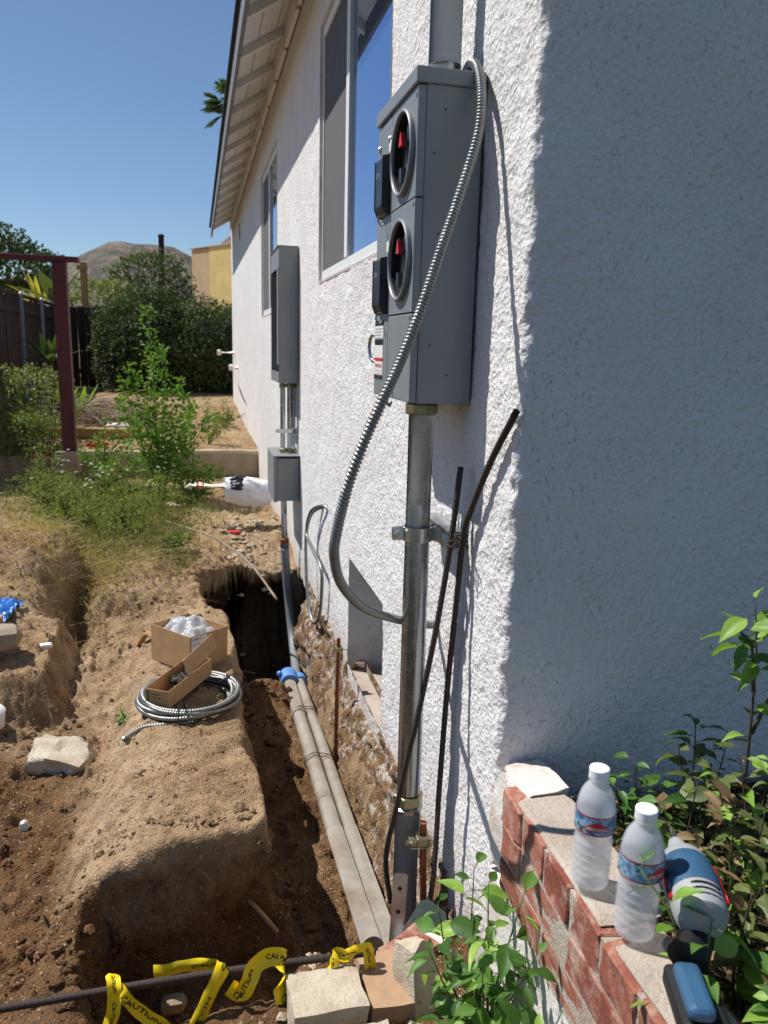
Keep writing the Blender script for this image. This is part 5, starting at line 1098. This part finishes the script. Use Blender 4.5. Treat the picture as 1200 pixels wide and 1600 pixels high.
# planter bed plants
rd = random.Random(77)
bed_specs = [
 ((0.13, 0.74, 0.655), 'wilted olive plant just right of the drill', [(0.12, 0.76, 0.80), (0.16, 0.78, 0.83), (0.15, 0.70, 0.78)], ['dull', 'dull', 'dry']),
 ((0.17, 0.92, 0.655), 'olive leafy plant behind the drill in the planter bed', [(0.13, 0.95, 0.86), (0.17, 0.93, 0.91), (0.22, 0.90, 0.88), (0.15, 0.88, 0.84)], ['dull', 'pepper', 'dry']),
 ((0.24, 0.86, 0.655), 'dull green plant at the right edge halfway up the planter bed', [(0.20, 0.88, 0.88), (0.25, 0.87, 0.93), (0.29, 0.85, 0.90), (0.22, 0.80, 0.86)], ['dull', 'bright', 'dull']),
 ((0.21, 0.72, 0.655), 'withered brown and olive plant low in the planter bed', [(0.18, 0.73, 0.80), (0.22, 0.74, 0.84), (0.24, 0.70, 0.81)], ['dry', 'dull', 'dry']),
 ((0.13, 0.63, 0.655), 'bright green low plant at the bottom right corner', [(0.10, 0.655, 0.79), (0.13, 0.66, 0.83), (0.165, 0.64, 0.81), (0.12, 0.61, 0.80)], ['bright', 'bright', 'pepper']),
 ((0.19, 0.60, 0.655), 'broad-leaved green plant at the frame corner beside the drill battery', [(0.17, 0.63, 0.80), (0.20, 0.62, 0.82), (0.22, 0.60, 0.79)], ['bright', 'pepper']),
 ((0.19, 1.10, 0.655), 'dark shaded plant against the wall behind the far bottle', [(0.15, 1.12, 0.79), (0.19, 1.13, 0.83), (0.23, 1.10, 0.80)], ['pepper', 'pepper']),
 ((0.31, 1.10, 0.655), 'dark shaded plant under the tall sapling by the wall', [(0.27, 1.12, 0.86), (0.31, 1.13, 0.90), (0.36, 1.10, 0.88), (0.30, 1.05, 0.84)], ['pepper', 'dull']),
 ((0.30, 0.98, 0.655), 'olive plant in front of the shaded wall at right edge', [(0.26, 1.0, 0.87), (0.30, 1.0, 0.91), (0.34, 0.97, 0.90)], ['dull', 'bright', 'dry']),
]
for i, (b, lab, tips, kinds) in enumerate(bed_specs):
    plant('bed_plant', b, lab, [arc(b, t, (rd.uniform(-.015, .015), rd.uniform(-.015, .015), 0.0)) for t in tips], 0.044 if 'broad' not in lab and 'bright' not in lab else 0.062, kinds, 30+i, 17, 'stem_brown', 0.003, group='planter bed plants')
sb_ = (0.375, 1.06, 0.655)
plant('tall_sapling', sb_, 'tall sapling with sunlit pale green leaves against the shaded wall at right', [
    [(0.375, 1.06, 0.655), (0.370, 1.06, 0.88), (0.355, 1.055, 1.06), (0.335, 1.05, 1.15)], [(0.365, 1.06, 0.98), (0.34, 1.05, 1.07), (0.31, 1.045, 1.10)], [(0.372, 1.06, 0.9), (0.42, 1.05, 1.05), (0.41, 1.04, 1.16)]],
    0.064, ['bright', 'bright', 'pepper'], 61, 10, 'stem_brown', 0.004, low=0.45)
# litter of small leaves on the bed
rg = np.random.default_rng(6); N = 1500
P_ = np.stack([rg.uniform(0.07, 0.55, N), rg.uniform(0.5, 1.25, N), np.zeros(N)], 1); P_[:, 2] = 0.66+rg.random(N)**2*0.06
o = scatter_leaves('leaf_litter', P_, rg.normal(size=(N, 3))*np.array([1, 1, 0.3]), rg.uniform(0.010, 0.024, N), rg.uniform(0.006, 0.013, N), 'leaf_dry', None, 6); tag(o, 'dry brown leaf litter over the planter bed', 'leaf litter', kind='stuff')
# ------------------------------------------------------------------ weeds and grass in the yard
rg = np.random.default_rng(21)
def patch(N, cx, cy, sx, sy, seed):
    r = np.random.default_rng(seed); x = r.normal(cx, sx, N); y = r.normal(cy, sy, N)
    k = (x < -0.05) & ~((x > -0.60) & (y < 4.6)) & (y > 3.3); x, y = x[k], y[k]; return np.stack([x, y, gz(x, y)-0.005], 1)
def grass(name, spec, H, lean, mat, label, seed, width=0.005, cat='grass'):
    P_ = np.concatenate([patch(n_, *a, seed+i) for i, (n_, *a) in enumerate(spec)]); r = np.random.default_rng(seed)
    tag(blades(name, P_, H*r.uniform(0.35, 1.15, len(P_)), lean, mat, None, seed, width), label, cat, kind='stuff')
grass('green_grass', [(350, -1.10, 4.5, 0.16, 0.25), (300, -0.92, 4.95, 0.18, 0.3), (300, -1.35, 5.3, 0.25, 0.3), (400, -1.5, 6.2, 0.4, 0.5), (350, -0.75, 5.9, 0.25, 0.4), (160, -0.72, 4.35, 0.10, 0.14), (300, -1.0, 6.4, 0.3, 0.3)], 0.17, 0.9, 'grass_green', 'wispy green grass growing over the left bank', 1)
grass('dry_grass', [(1300, -1.12, 3.95, 0.18, 0.2), (600, -1.6, 5.0, 0.35, 0.5), (600, -1.9, 7.0, 0.5, 0.6), (350, -0.95, 4.3, 0.18, 0.2), (600, -1.1, 4.8, 0.3, 0.4), (800, -2.2, 8.3, 0.35, 0.5), (250, -0.35, 8.0, 0.3, 0.3), (900, -0.9, 9.2, 0.6, 0.8), (600, -0.6, 10.8, 0.5, 0.9), (500, -1.5, 11.5, 0.5, 0.8)], 0.13, 1.2, 'grass_dry', 'dry straw-coloured grass along the edge of the dug dirt', 2)
rgc = np.random.default_rng(91); cl_ = []
for (cx_, cy_, sp_, n_) in ((-1.12, 4.6, 0.13, 900), (-0.98, 5.0, 0.18, 1500), (-1.2, 4.9, 0.2, 1200), (-0.95, 4.45, 0.12, 700), (-1.38, 5.4, 0.2, 700), (-0.80, 5.6, 0.2, 800), (-1.6, 6.2, 0.3, 900), (-1.05, 4.25, 0.1, 400), (-1.9, 6.9, 0.3, 700), (-1.3, 6.0, 0.2, 700), (-0.74, 4.4, 0.09, 300)):
    x_ = rgc.normal(cx_, sp_, n_); y_ = rgc.normal(cy_, sp_*1.3, n_); h_ = rgc.random(n_)**1.5*0.28*np.exp(-((x_-cx_)**2+(y_-cy_)**2)/(2*sp_*sp_))
    cl_.append(np.stack([x_, y_, gz(x_, y_)+h_], 1))
cl_ = np.concatenate(cl_); cl_ = cl_[~((cl_[:, 0] > -0.62) & (cl_[:, 1] < 4.7))]
o = scatter_leaves('ground_weeds', cl_, rgc.normal(size=cl_.shape)+np.array([0, 0, 0.7]), rgc.uniform(0.015, 0.05, len(cl_)), rgc.uniform(0.005, 0.016, len(cl_)), 'grass_green', None, 92); tag(o, 'low scraggly green weeds spreading over the left bank', 'weeds', kind='stuff')
def weed(name, base, H, rad, n_st, label, seed, mat='leaf_weed', leaf=0.03, dens=150, cat='weed', group=None, narrow=False):
    r = random.Random(seed); e = empty(name, base, label, cat, group); b = Vector(base); P_ = []; D_ = []; m = MB()
    for s_ in range(n_st):
        a = r.uniform(0, 6.28); rr_ = rad*math.sqrt(r.random()); hh = H*(1-0.55*(rr_/max(rad, 1e-6)))*r.uniform(0.75, 1.0) if s_ else H
        if s_ == 0: rr_ = rad*0.1
        t = b+Vector((math.cos(a)*rr_, math.sin(a)*rr_, hh)); pts = spline([b+Vector((r.uniform(-.02, .02), r.uniform(-.02, .02), 0)), b.lerp(t, 0.5)+Vector((r.uniform(-.03, .03), r.uniform(-.03, .03), 0.04*H)), t], 12)
        m.tube(pts, [0.006*(1-0.8*i/(len(pts)-1)) for i in range(len(pts))], 5)
        for k in range(dens):
            f = (0.15+0.85*r.random())*(len(pts)-1); i = min(int(f), len(pts)-2); p = pts[i].lerp(pts[i+1], f-i); w = 0.16*H*(1.05-f/(len(pts)-1))*(0.5 if narrow else 1)+0.02
            d = Vector((r.gauss(0, 1), r.gauss(0, 1), r.gauss(0.4, 0.6))).normalized(); P_.append(p+d*w*r.random()); D_.append(d)
    m.build('stems', 'stem_green', e, smooth=True)
    r2 = np.random.default_rng(seed); N = len(P_)
    o = scatter_leaves('foliage', P_, D_, leaf*r2.uniform(0.6, 1.3, N), leaf*0.55*r2.uniform(0.7, 1.2, N), mat, e, seed); return e
weed('tall_weed', (-0.88, 6.45, G(-0.88, 6.45)), 1.52, 0.50, 11, 'tall bright green weed bush standing in the middle of the yard', 11, leaf=0.045, dens=270)
weed('green_weed', (-0.62, 6.25, G(-0.62, 6.25)), 0.55, 0.30, 9, 'low green weed clump to the right of the tall weed', 12, leaf=0.036, dens=120)
weed('green_weed', (-1.30, 6.65, G(-1.3, 6.65)), 0.62, 0.35, 10, 'low green weed clump to the left of the tall weed', 13, leaf=0.036, dens=120)
weed('green_weed', (-0.72, 4.55, G(-0.72, 4.55)), 0.14, 0.14, 7, 'small green weed on the dirt slope above the boxes', 14, leaf=0.024, dens=50)
weed('green_weed', (-1.25, 5.25, G(-1.25, 5.25)), 0.42, 0.25, 9, 'feathery green weed with white flowers on the left bank', 15, 'grass_green', 0.026, 110)
for i_, (wx_, wy_, wh_, lab_) in enumerate(((-1.28, 4.72, 0.30, 'shaggy weed clump nearest the tarp on the left bank'), (-0.98, 4.62, 0.26, 'shaggy weed clump above the dug slope, left of the thin rod'), (-1.52, 5.55, 0.40, 'shaggy weed clump at the left edge of the yard'), (-0.86, 5.25, 0.30, 'shaggy weed clump beside the thin rod end'), (-1.12, 5.85, 0.42, 'shaggy weed clump in front of the tall weed bush'), (-1.75, 6.35, 0.45, 'shaggy weed clump in front of the red post'))):
    weed('green_weed', (wx_, wy_, G(wx_, wy_)), wh_, 0.22, 12, lab_, 300+i_, 'grass_green', 0.026, 90)
weed('green_weed', (-0.45, 7.75, G(-0.45, 7.75)), 0.45, 0.2, 6, 'sparse weed growing behind the concrete curb near the house', 16, 'grass_green', 0.03, 60)
weed('green_weed', (-0.25, 9.3, G(-0.25, 9.3)), 0.35, 0.25, 8, 'low scrub weed by the far house wall', 19, 'grass_green', 0.035, 60)
weed('green_weed', (-1.15, 9.9, G(-1.15, 9.9)), 0.40, 0.35, 9, 'low scrub weed in the far yard before the hedge', 20, 'grass_green', 0.035, 70)
weed('green_weed', (-0.95, 7.85, G(-0.95, 7.85)), 0.50, 0.3, 7, 'weed clump growing behind the middle of the concrete curb', 17, 'grass_green', 0.03, 60)
weed('green_weed', (-0.85, 2.62, G(-0.85, 2.62)), 0.035, 0.06, 6, 'tiny weed sprout on the path left of the coil', 18, 'leaf_weed', 0.014, 12)
def flowers(spec, label, seed, size=0.02):
    r = random.Random(seed); P_ = []; D_ = []
    for (x, y, z, s_, n_) in spec:
        for k in range(n_):
            c = Vector((x+r.gauss(0, s_), y+r.gauss(0, s_), z+r.gauss(0, s_*0.8)))
            for q_ in range(7): a = q_*0.9; P_.append(c); D_.append(Vector((math.cos(a), math.sin(a), 0.25)))
    o = scatter_leaves('white_flowers', P_, D_, size, size*0.7, 'petal_white', None, seed); tag(o, label, 'flowers', kind='stuff')
flowers([(-1.22, 5.1, G(-1.22, 5.1)+0.33, 0.06, 16), (-1.1, 5.0, G(-1.1, 5)+0.28, 0.06, 8), (-1.45, 5.5, G(-1.45, 5.5)+0.3, 0.08, 8)], 'small white flowers over the left bank weeds', 3, 0.011)
flowers([(-0.83, 6.15, 0.62, 0.05, 12), (-2.35, 7.9, 0.85, 0.08, 14), (-1.5, 6.4, 0.6, 0.1, 8)], 'small white flowers among the weeds near the curb', 4, 0.013)
# dry scrub at the left
def shrub(name, c, rad, label, seed, mat, N, leaf, cat='shrub', core='bark', group=None, lower=-0.2):
    r = np.random.default_rng(seed); e = empty(name, (c[0], c[1], c[2]-rad[2]), label, cat, group)
    d = r.normal(size=(N, 3)); d /= np.linalg.norm(d, axis=1)[:, None]; d[:, 2] = np.maximum(d[:, 2], lower)
    lump = 1+0.42*fbm(d[:, 0]*2.5+seed, d[:, 1]*2.5, d[:, 2]*2.5, 4, seed)
    rr_ = (0.62+0.38*r.random(N)**0.5)*lump; P_ = np.array(c)+d*rr_[:, None]*np.array(rad)
    D_ = d+r.normal(size=(N, 3))*0.8+np.array([0, 0, 0.2])
    m = MB(); rnd = random.Random(seed); b = Vector((c[0], c[1], c[2]-rad[2]))
    for k in range(7):
        a = rnd.uniform(0, 6.28); t = Vector(c)+Vector((math.cos(a)*rad[0]*0.6, math.sin(a)*rad[1]*0.6, rad[2]*rnd.uniform(0.0, 0.6)))
        m.tube(spline([b, b.lerp(t, 0.5)+Vector((0, 0, 0.05)), t], 8), [0.05*rad[2]*(1-0.8*i/8) for i in range(9)][:len(spline([b, b.lerp(t, 0.5), t], 8))], 6)
    m.build('trunk', core, e, smooth=True)
    scatter_leaves('crown', P_, D_, leaf*r.uniform(0.6, 1.3, N), leaf*0.55*r.uniform(0.7, 1.3, N), mat, e, seed); return e
shrub('dry_shrub', (-2.30, 8.35, 0.85), (0.55, 0.5, 0.45), 'dry olive-brown scrub at the left below the fence', 31, 'leaf_dull', 4000, 0.04)
shrub('dry_shrub', (-2.05, 7.6, 0.62), (0.35, 0.35, 0.28), 'low olive scrub left of the red post foot', 32, 'leaf_dull', 2500, 0.035)
# hedge of overlapping bushes
for i, (c, rad, lab) in enumerate((((-0.35, 14.2, 1.38), (0.98, 0.8, 0.92), 'dense dark green bush of the hedge nearest the house corner'), ((-1.40, 14.3, 1.45), (0.90, 0.8, 0.98), 'tallest dense dark green bush in the middle of the hedge'), ((0.5, 14.4, 1.38), (0.9, 0.8, 0.9), 'dense dark green bush of the hedge half hidden by the house'))):
    shrub('hedge_bush', c, rad, lab, 40+i, 'leaf_hedge', 17000, 0.062, 'hedge', group='hedge bushes', lower=-0.9)
    bm = bmesh.new(); bmesh.ops.create_icosphere(bm, subdivisions=3, radius=1.0)  # solid core added inside the crown to keep the hedge dark within
    V = np.array([v.co[:] for v in bm.verts]); k = 0.66*(1+0.2*fbm(V[:, 0]*2, V[:, 1]*2, V[:, 2]*2, 3, i)); P_ = V*k[:, None]*np.array(rad)
    par = [o for o in bpy.data.objects if o.type == 'EMPTY' and o.get('label') == lab][0]
    for v, p in zip(bm.verts, P_+np.array(c)-np.array(ORG[par.name])): v.co = p
    me = bpy.data.meshes.new('filler_core'); bm.to_mesh(me); bm.free(); me.materials.append(MATS['leaf_hedge']); o = bpy.data.objects.new('filler_core', me); COL.objects.link(o); o.parent = par
shrub('leafy_tree', (-5.0, 20.5, 3.0), (1.3, 1.2, 1.1), 'round dark green tree beyond the left fence', 51, 'leaf_hedge', 5000, 0.13, 'tree')
shrub('leafy_bush', (-2.4, 17.5, 2.0), (0.8, 0.7, 0.9), 'green bush behind the back fence beside the lumber post', 52, 'leaf_dull', 3000, 0.09, 'shrub')
shrub('leafy_tree', (-1.6, 19.5, 2.7), (1.0, 0.8, 0.9), 'pale green tree rising behind the hedge', 53, 'leaf_hedge', 4000, 0.10, 'tree')
# broad sword-leaved plants by the fence
def sword(name, b, n_, L, w, label, seed, mat, cat='plant', lean=0.7, stemh=0.0, group=None):
    r = random.Random(seed); e = empty(name, b, label, cat, group); b = Vector(b)
    if stemh: m = MB(); m.tube([b, b+Vector((0.02, 0, stemh))], 0.04, 8); m.build('trunk', 'bark', e, smooth=True)
    for k in range(n_):
        a = k*2.399+r.uniform(-.3, .3); el = r.uniform(0.3, 1.25); d = Vector((math.cos(a)*math.cos(el), math.sin(a)*math.cos(el), math.sin(el)))
        s_ = d.cross(Vector((0, 0, 1))).normalized(); LL = L*r.uniform(0.7, 1.1); m = MB(); vs = []; NS = 6; o_ = b+Vector((0, 0, stemh))
        for i in range(NS+1):
            t = i/NS; c = o_+d*LL*t+Vector((0, 0, -lean*LL*0.35*t*t*math.cos(el))); ww = w*0.5*(math.sin(math.pi*(0.12+0.88*t)**0.8) if t < 1 else 0.02)
            vs += [c-s_*ww, c+Vector((0, 0, -ww*0.35)), c+s_*ww]
        m.add(vs, [(3*i+j, 3*i+j+1, 3*i+4+j, 3*i+3+j) for i in range(NS) for j in (0, 1)]); m.build('leaf', mat, e, smooth=True)
    return e
sword('broadleaf_plant', (-2.43, 11.0, 0.72), 14, 0.55, 0.13, 'tall sword-leaved plant behind the red post by the fence', 1, 'leaf_palm', stemh=0.55)
sword('broadleaf_plant', (-2.55, 10.0, 0.68), 9, 0.55, 0.11, 'broad-leaved green plant low by the fence, left of the red post', 2, 'leaf_weed')
sword('broadleaf_plant', (-2.18, 10.2, 0.68), 11, 0.50, 0.09, 'broad-leaved green plant just left of the red post foot', 3, 'leaf_weed')
sword('broadleaf_plant', (-1.93, 10.0, 0.68), 11, 0.48, 0.09, 'broad-leaved green plant just right of the red post', 4, 'leaf_weed')
sword('banana_plant', (-3.25, 17.0, 0.6), 9, 1.0, 0.32, 'dark banana-like plant showing over the fence', 5, 'leaf_palm', stemh=1.7)
sword('yellow_palm', (-3.75, 18.0, 0.6), 14, 0.9, 0.12, 'yellowish palm showing over the fence beside the tree', 6, 'leaf_yellow', stemh=1.7)
# brush pile
br = MB(); r = random.Random(44)
for k in range(240):
    c = Vector((-1.62+r.gauss(0, 0.22), 9.5+r.gauss(0, 0.2), 0)); c.z = G(c.x, c.y)+abs(r.gauss(0.10, 0.10)); a = r.uniform(0, 6.28); L = r.uniform(0.08, 0.32); d = Vector((math.cos(a)*L, math.sin(a)*L, r.uniform(-.25, .35)*L)); br.tube([c-d, c+Vector((0, 0, 0.02)), c+d], r.uniform(0.002, 0.006), 4)
tag(br.build('brush_pile', 'dry_twig', None), 'pile of dry grey twigs right of the red post', 'brush', kind='stuff')
# ------------------------------------------------------------------ post and beam, curb, fence, far things
po = empty('red_post', (-1.68, 7.36, 0.55), 'dark red square post with flat beam on top, at the curb end', 'post')
m = MB(); m.box((-1.745, 7.31, 0.585), (-1.632, 7.42, 2.215)); m.build('post', 'post_red', po, bevel=0.006)
m = MB(); m.box((-3.6, 7.29, 2.216), (-1.53, 7.43, 2.255)); m.build('beam', 'post_red', po, bevel=0.004)
m = MB(); m.box((-1.765, 7.29, 0.38), (-1.61, 7.45, 0.584)); m.build('footing', 'concrete_curb', po, bevel=0.01)
u = np.linspace(-1.85, 0.02, 90); cs_ = [(0.0, -0.05), (0.0, 0.33), (0.012, 0.355), (0.14, 0.358), (0.15, 0.33), (0.15, -0.05)]
V = []; 
for x_ in u:
    for (a, b) in cs_: V.append((x_, 7.44+a+0.012*float(vnoise(x_*5, b*5, 0, 3)), 0.205+b+0.012*float(vnoise(x_*4, a*9, 1, 4))*(b > 0.1)))
n6 = 6; F = [(i*n6+j, i*n6+j+1, (i+1)*n6+j+1, (i+1)*n6+j) for i in range(len(u)-1) for j in range(n6-1)]
tag(raw('concrete_curb', V, F, 'concrete_curb', None), 'low concrete curb running from the red post to the house', 'curb')
m = MB(); m.box((-0.55, -0.06, -0.05), (0.55, 0.06, 0.05), Matrix.Translation((-1.72, 8.5, G(-1.72, 8.5)+0.05)) @ Matrix.Rotation(-0.12, 4, 'Z')); tag(m.build('timber_beam', 'lumber', None, bevel=0.01), 'weathered timber lying on the dirt behind the red post', 'timber')
chunk('white_debris', (-1.42, 9.0, G(-1.42, 9.0)+0.03), (0.22, 0.12, 0.08), 71, 'white scrap lying on the dirt before the brush pile', 'plaster_white', 'scrap', flat=0.4, cuts=3)
chunk('red_scrap', (-1.50, 7.75, G(-1.50, 7.75)+0.03), (0.18, 0.06, 0.05), 72, 'red scrap lying behind the curb at the post foot', 'red_print', 'scrap', flat=0.7, cuts=3)
chunk('red_scrap', (-0.36, 5.0, G(-0.36, 5.0)+0.012), (0.10, 0.05, 0.03), 73, 'red scrap lying in the rubble below the junction box', 'red_print', 'scrap', flat=0.6, cuts=3)
chunk('flat_stone', (-0.95, 5.75, G(-0.95, 5.75)+0.02), (0.5, 0.12, 0.06), 74, 'long flat stone lying among the grass in mid yard', 'concrete_curb', 'stone', flat=0.9, cuts=4)
fl1 = empty('wooden_fence', (-3.0, 11.5, 0.6), 'weathered brown board fence along the left side of the yard', 'fence')
r = random.Random(2); y_ = 7.4
pm = MB(); pm.box((-0.010, -0.068, 0), (0.010, 0.068, 1.62)); pk = pm.build('plank', 'fence_wood', fl1, bevel=0.003, seg=1); pk_me = pk.data; pk_org = ORG[fl1.name]; bpy.data.objects.remove(pk)
bm = bmesh.new(); bm.from_mesh(pk_me); bmesh.ops.translate(bm, verts=bm.verts, vec=pk_org); bm.to_mesh(pk_me); bm.free()
while y_ < 15.6:
    inst('plank', pk_me, Matrix.Translation((-3.0+r.uniform(-.006, .006), y_, 0.52+r.uniform(-.02, .02))) @ Euler((r.uniform(-.008, .008), 0, 0)).to_matrix().to_4x4(), fl1); y_ += 0.142
for z_ in (0.85, 1.92): m = MB(); m.box((-2.988, 7.4, z_), (-2.95, 15.6, z_+0.09)); m.build('rail', 'fence_wood', fl1)
for z_ in (2.15,): m = MB(); m.box((-3.03, 7.4, z_), (-2.94, 15.6, z_+0.035)); m.build('cap_rail', 'fence_wood', fl1)
fl2 = empty('wooden_fence', (-1.5, 15.6, 0.7), 'dark board fence across the back of the yard behind the hedge', 'fence')
x_ = -2.9
while x_ < 1.5:
    inst('plank', pk_me, Matrix.Translation((x_, 15.62+r.uniform(-.006, .006), 0.56+r.uniform(-.02, .02))) @ Euler((0, r.uniform(-.008, .008), math.pi/2)).to_matrix().to_4x4(), fl2); x_ += 0.142
for z_ in (0.95, 1.95): m = MB(); m.box((-2.95, 15.64, z_), (1.5, 15.68, z_+0.09)); m.build('rail', 'fence_wood', fl2)
for i, (y_, lab) in enumerate(((11.9, 'nearer grey steel fence pipe standing against the left fence'), (13.4, 'farther grey steel fence pipe standing against the left fence'))):
    m = MB(); m.tube([(-2.90, y_, 0.5), (-2.90, y_, 2.16)], 0.024, 10); m.lathe([(0.032, 0), (0.03, 0.02), (0.012, 0.04)], (-2.90, y_, 2.16), (0, 0, 1), 10); tag(m.build('fence_pipe', 'fence_pipe', None, smooth=0.6), lab, 'pipe', 'fence pipes')
m = MB(); m.box((-2.64, 15.95, 0.5), (-2.52, 16.05, 3.0)); m.box((-2.70, 15.93, 2.86), (-2.50, 15.949, 2.95)); tag(m.build('lumber_post', 'lumber', None, bevel=0.008), 'tan lumber post standing up behind the back fence', 'post')
up_ = empty('utility_pole', (-2.05, 40, 0.0), 'dark utility pole far behind the hedge', 'utility pole')
m = MB(); m.tube([(-2.05, 40, -0.5), (-2.03, 40, 6.5)], [0.17, 0.13], 10); m.build('pole', 'pole_dark', up_, smooth=0.7)
m = MB(); m.lathe([(0.14, 0), (0.15, 0.02), (0.15, 0.10), (0.10, 0.14)], (-2.03, 40, 6.5), (0, 0, 1), 10); m.build('pole_cap', 'pole_dark', up_)
bl = empty('plywood_building', (2.0, 30, 0.0), 'unfinished building clad in yellow plywood behind the hedge', 'building')
MB_ = Matrix.Translation((-0.62, 30.0, 0)) @ Matrix.Rotation(math.radians(-58), 4, 'Z')    # long face turned towards the sun
m = MB(); m.box((0, 0, -0.5), (1.15, 3.0, 4.88), MB_); m.build('pale_sheet', 'plywood_pale', bl)
m = MB(); m.box((1.155, -0.01, -0.5), (2.60, 3.0, 4.90), MB_); m.build('plywood_sheet', 'plywood_yellow', bl)
m = MB(); m.box((2.605, 0, -0.5), (5.0, 3.0, 4.89), MB_); m.build('plywood_sheet', 'plywood_yellow', bl)
m = MB(); m.box((-0.04, -0.05, 4.905), (5.05, 3.05, 4.94), MB_); m.build('roof_edge', 'plywood_pale', bl)
# palm behind the roof
pa = empty('palm_tree', (0.75, 20.3, 0.3), 'fan palm whose crown peeks out behind the eave', 'palm tree')
m = MB(); m.tube([(0.65, 20.3, 0.0), (0.58, 20.3, 3.5), (0.52, 20.3, 7.0)], [0.2, 0.16, 0.14], 10); m.build('trunk', 'bark', pa, smooth=True)
r = random.Random(10)
for k in range(34):
    a = r.uniform(0, 6.28); el = r.uniform(-0.9, 1.1); d = Vector((math.cos(a)*math.cos(el), math.sin(a)*math.cos(el), math.sin(el))); o_ = Vector((0.52, 20.3, 7.05)); m = MB()
    e_ = o_+d*0.45; m.tube([o_, e_], 0.012, 4); s_ = d.cross(Vector((0, 0, 1))).normalized(); u_ = s_.cross(d)
    for q_ in range(15):
        t = (q_-7)/7*1.25; dd = (d*math.cos(t)+s_*math.sin(t)).normalized(); LL = 0.42*r.uniform(0.8, 1.1); w_ = 0.022; sd_ = dd.cross(u_).normalized()
        m.add([e_-sd_*w_, e_+sd_*w_, e_+dd*LL*0.6+sd_*w_*0.8, e_+dd*LL+Vector((0, 0, -0.10)), e_+dd*LL*0.6-sd_*w_*0.8], [(0, 1, 2, 3, 4)])
    m.build('frond', 'leaf_palm', pa)
# white pipe stubs from the far house wall
for (y_, z_, L, lab) in ((12.0, 1.44, 0.25, 'upper white vent pipe poking out of the far end of the house wall'), (11.0, 1.25, 0.12, 'lower short white pipe poking out of the far house wall')):
    m = MB(); m.tube([(0.0, y_, z_), (-L, y_, z_)], 0.03, 12); m.lathe([(0.03, 0), (0.042, 0.004), (0.042, 0.05), (0.03, 0.054)], (-L+0.05, y_, z_), (-1, 0, 0), 12); tag(m.build('wall_pipe', 'pvc_white', None, smooth=0.6), lab, 'pipe', 'pipe stubs on the far wall')
m = MB(); m.tube(spline([(-0.02, 9.2, 0.9), (-0.025, 9.8, 0.95), (-0.02, 10.6, 1.02)], 10), 0.006, 6); tag(m.build('wall_cable', 'pole_dark', None, smooth=True), 'dark thin cable running low along the far house wall', 'cable')
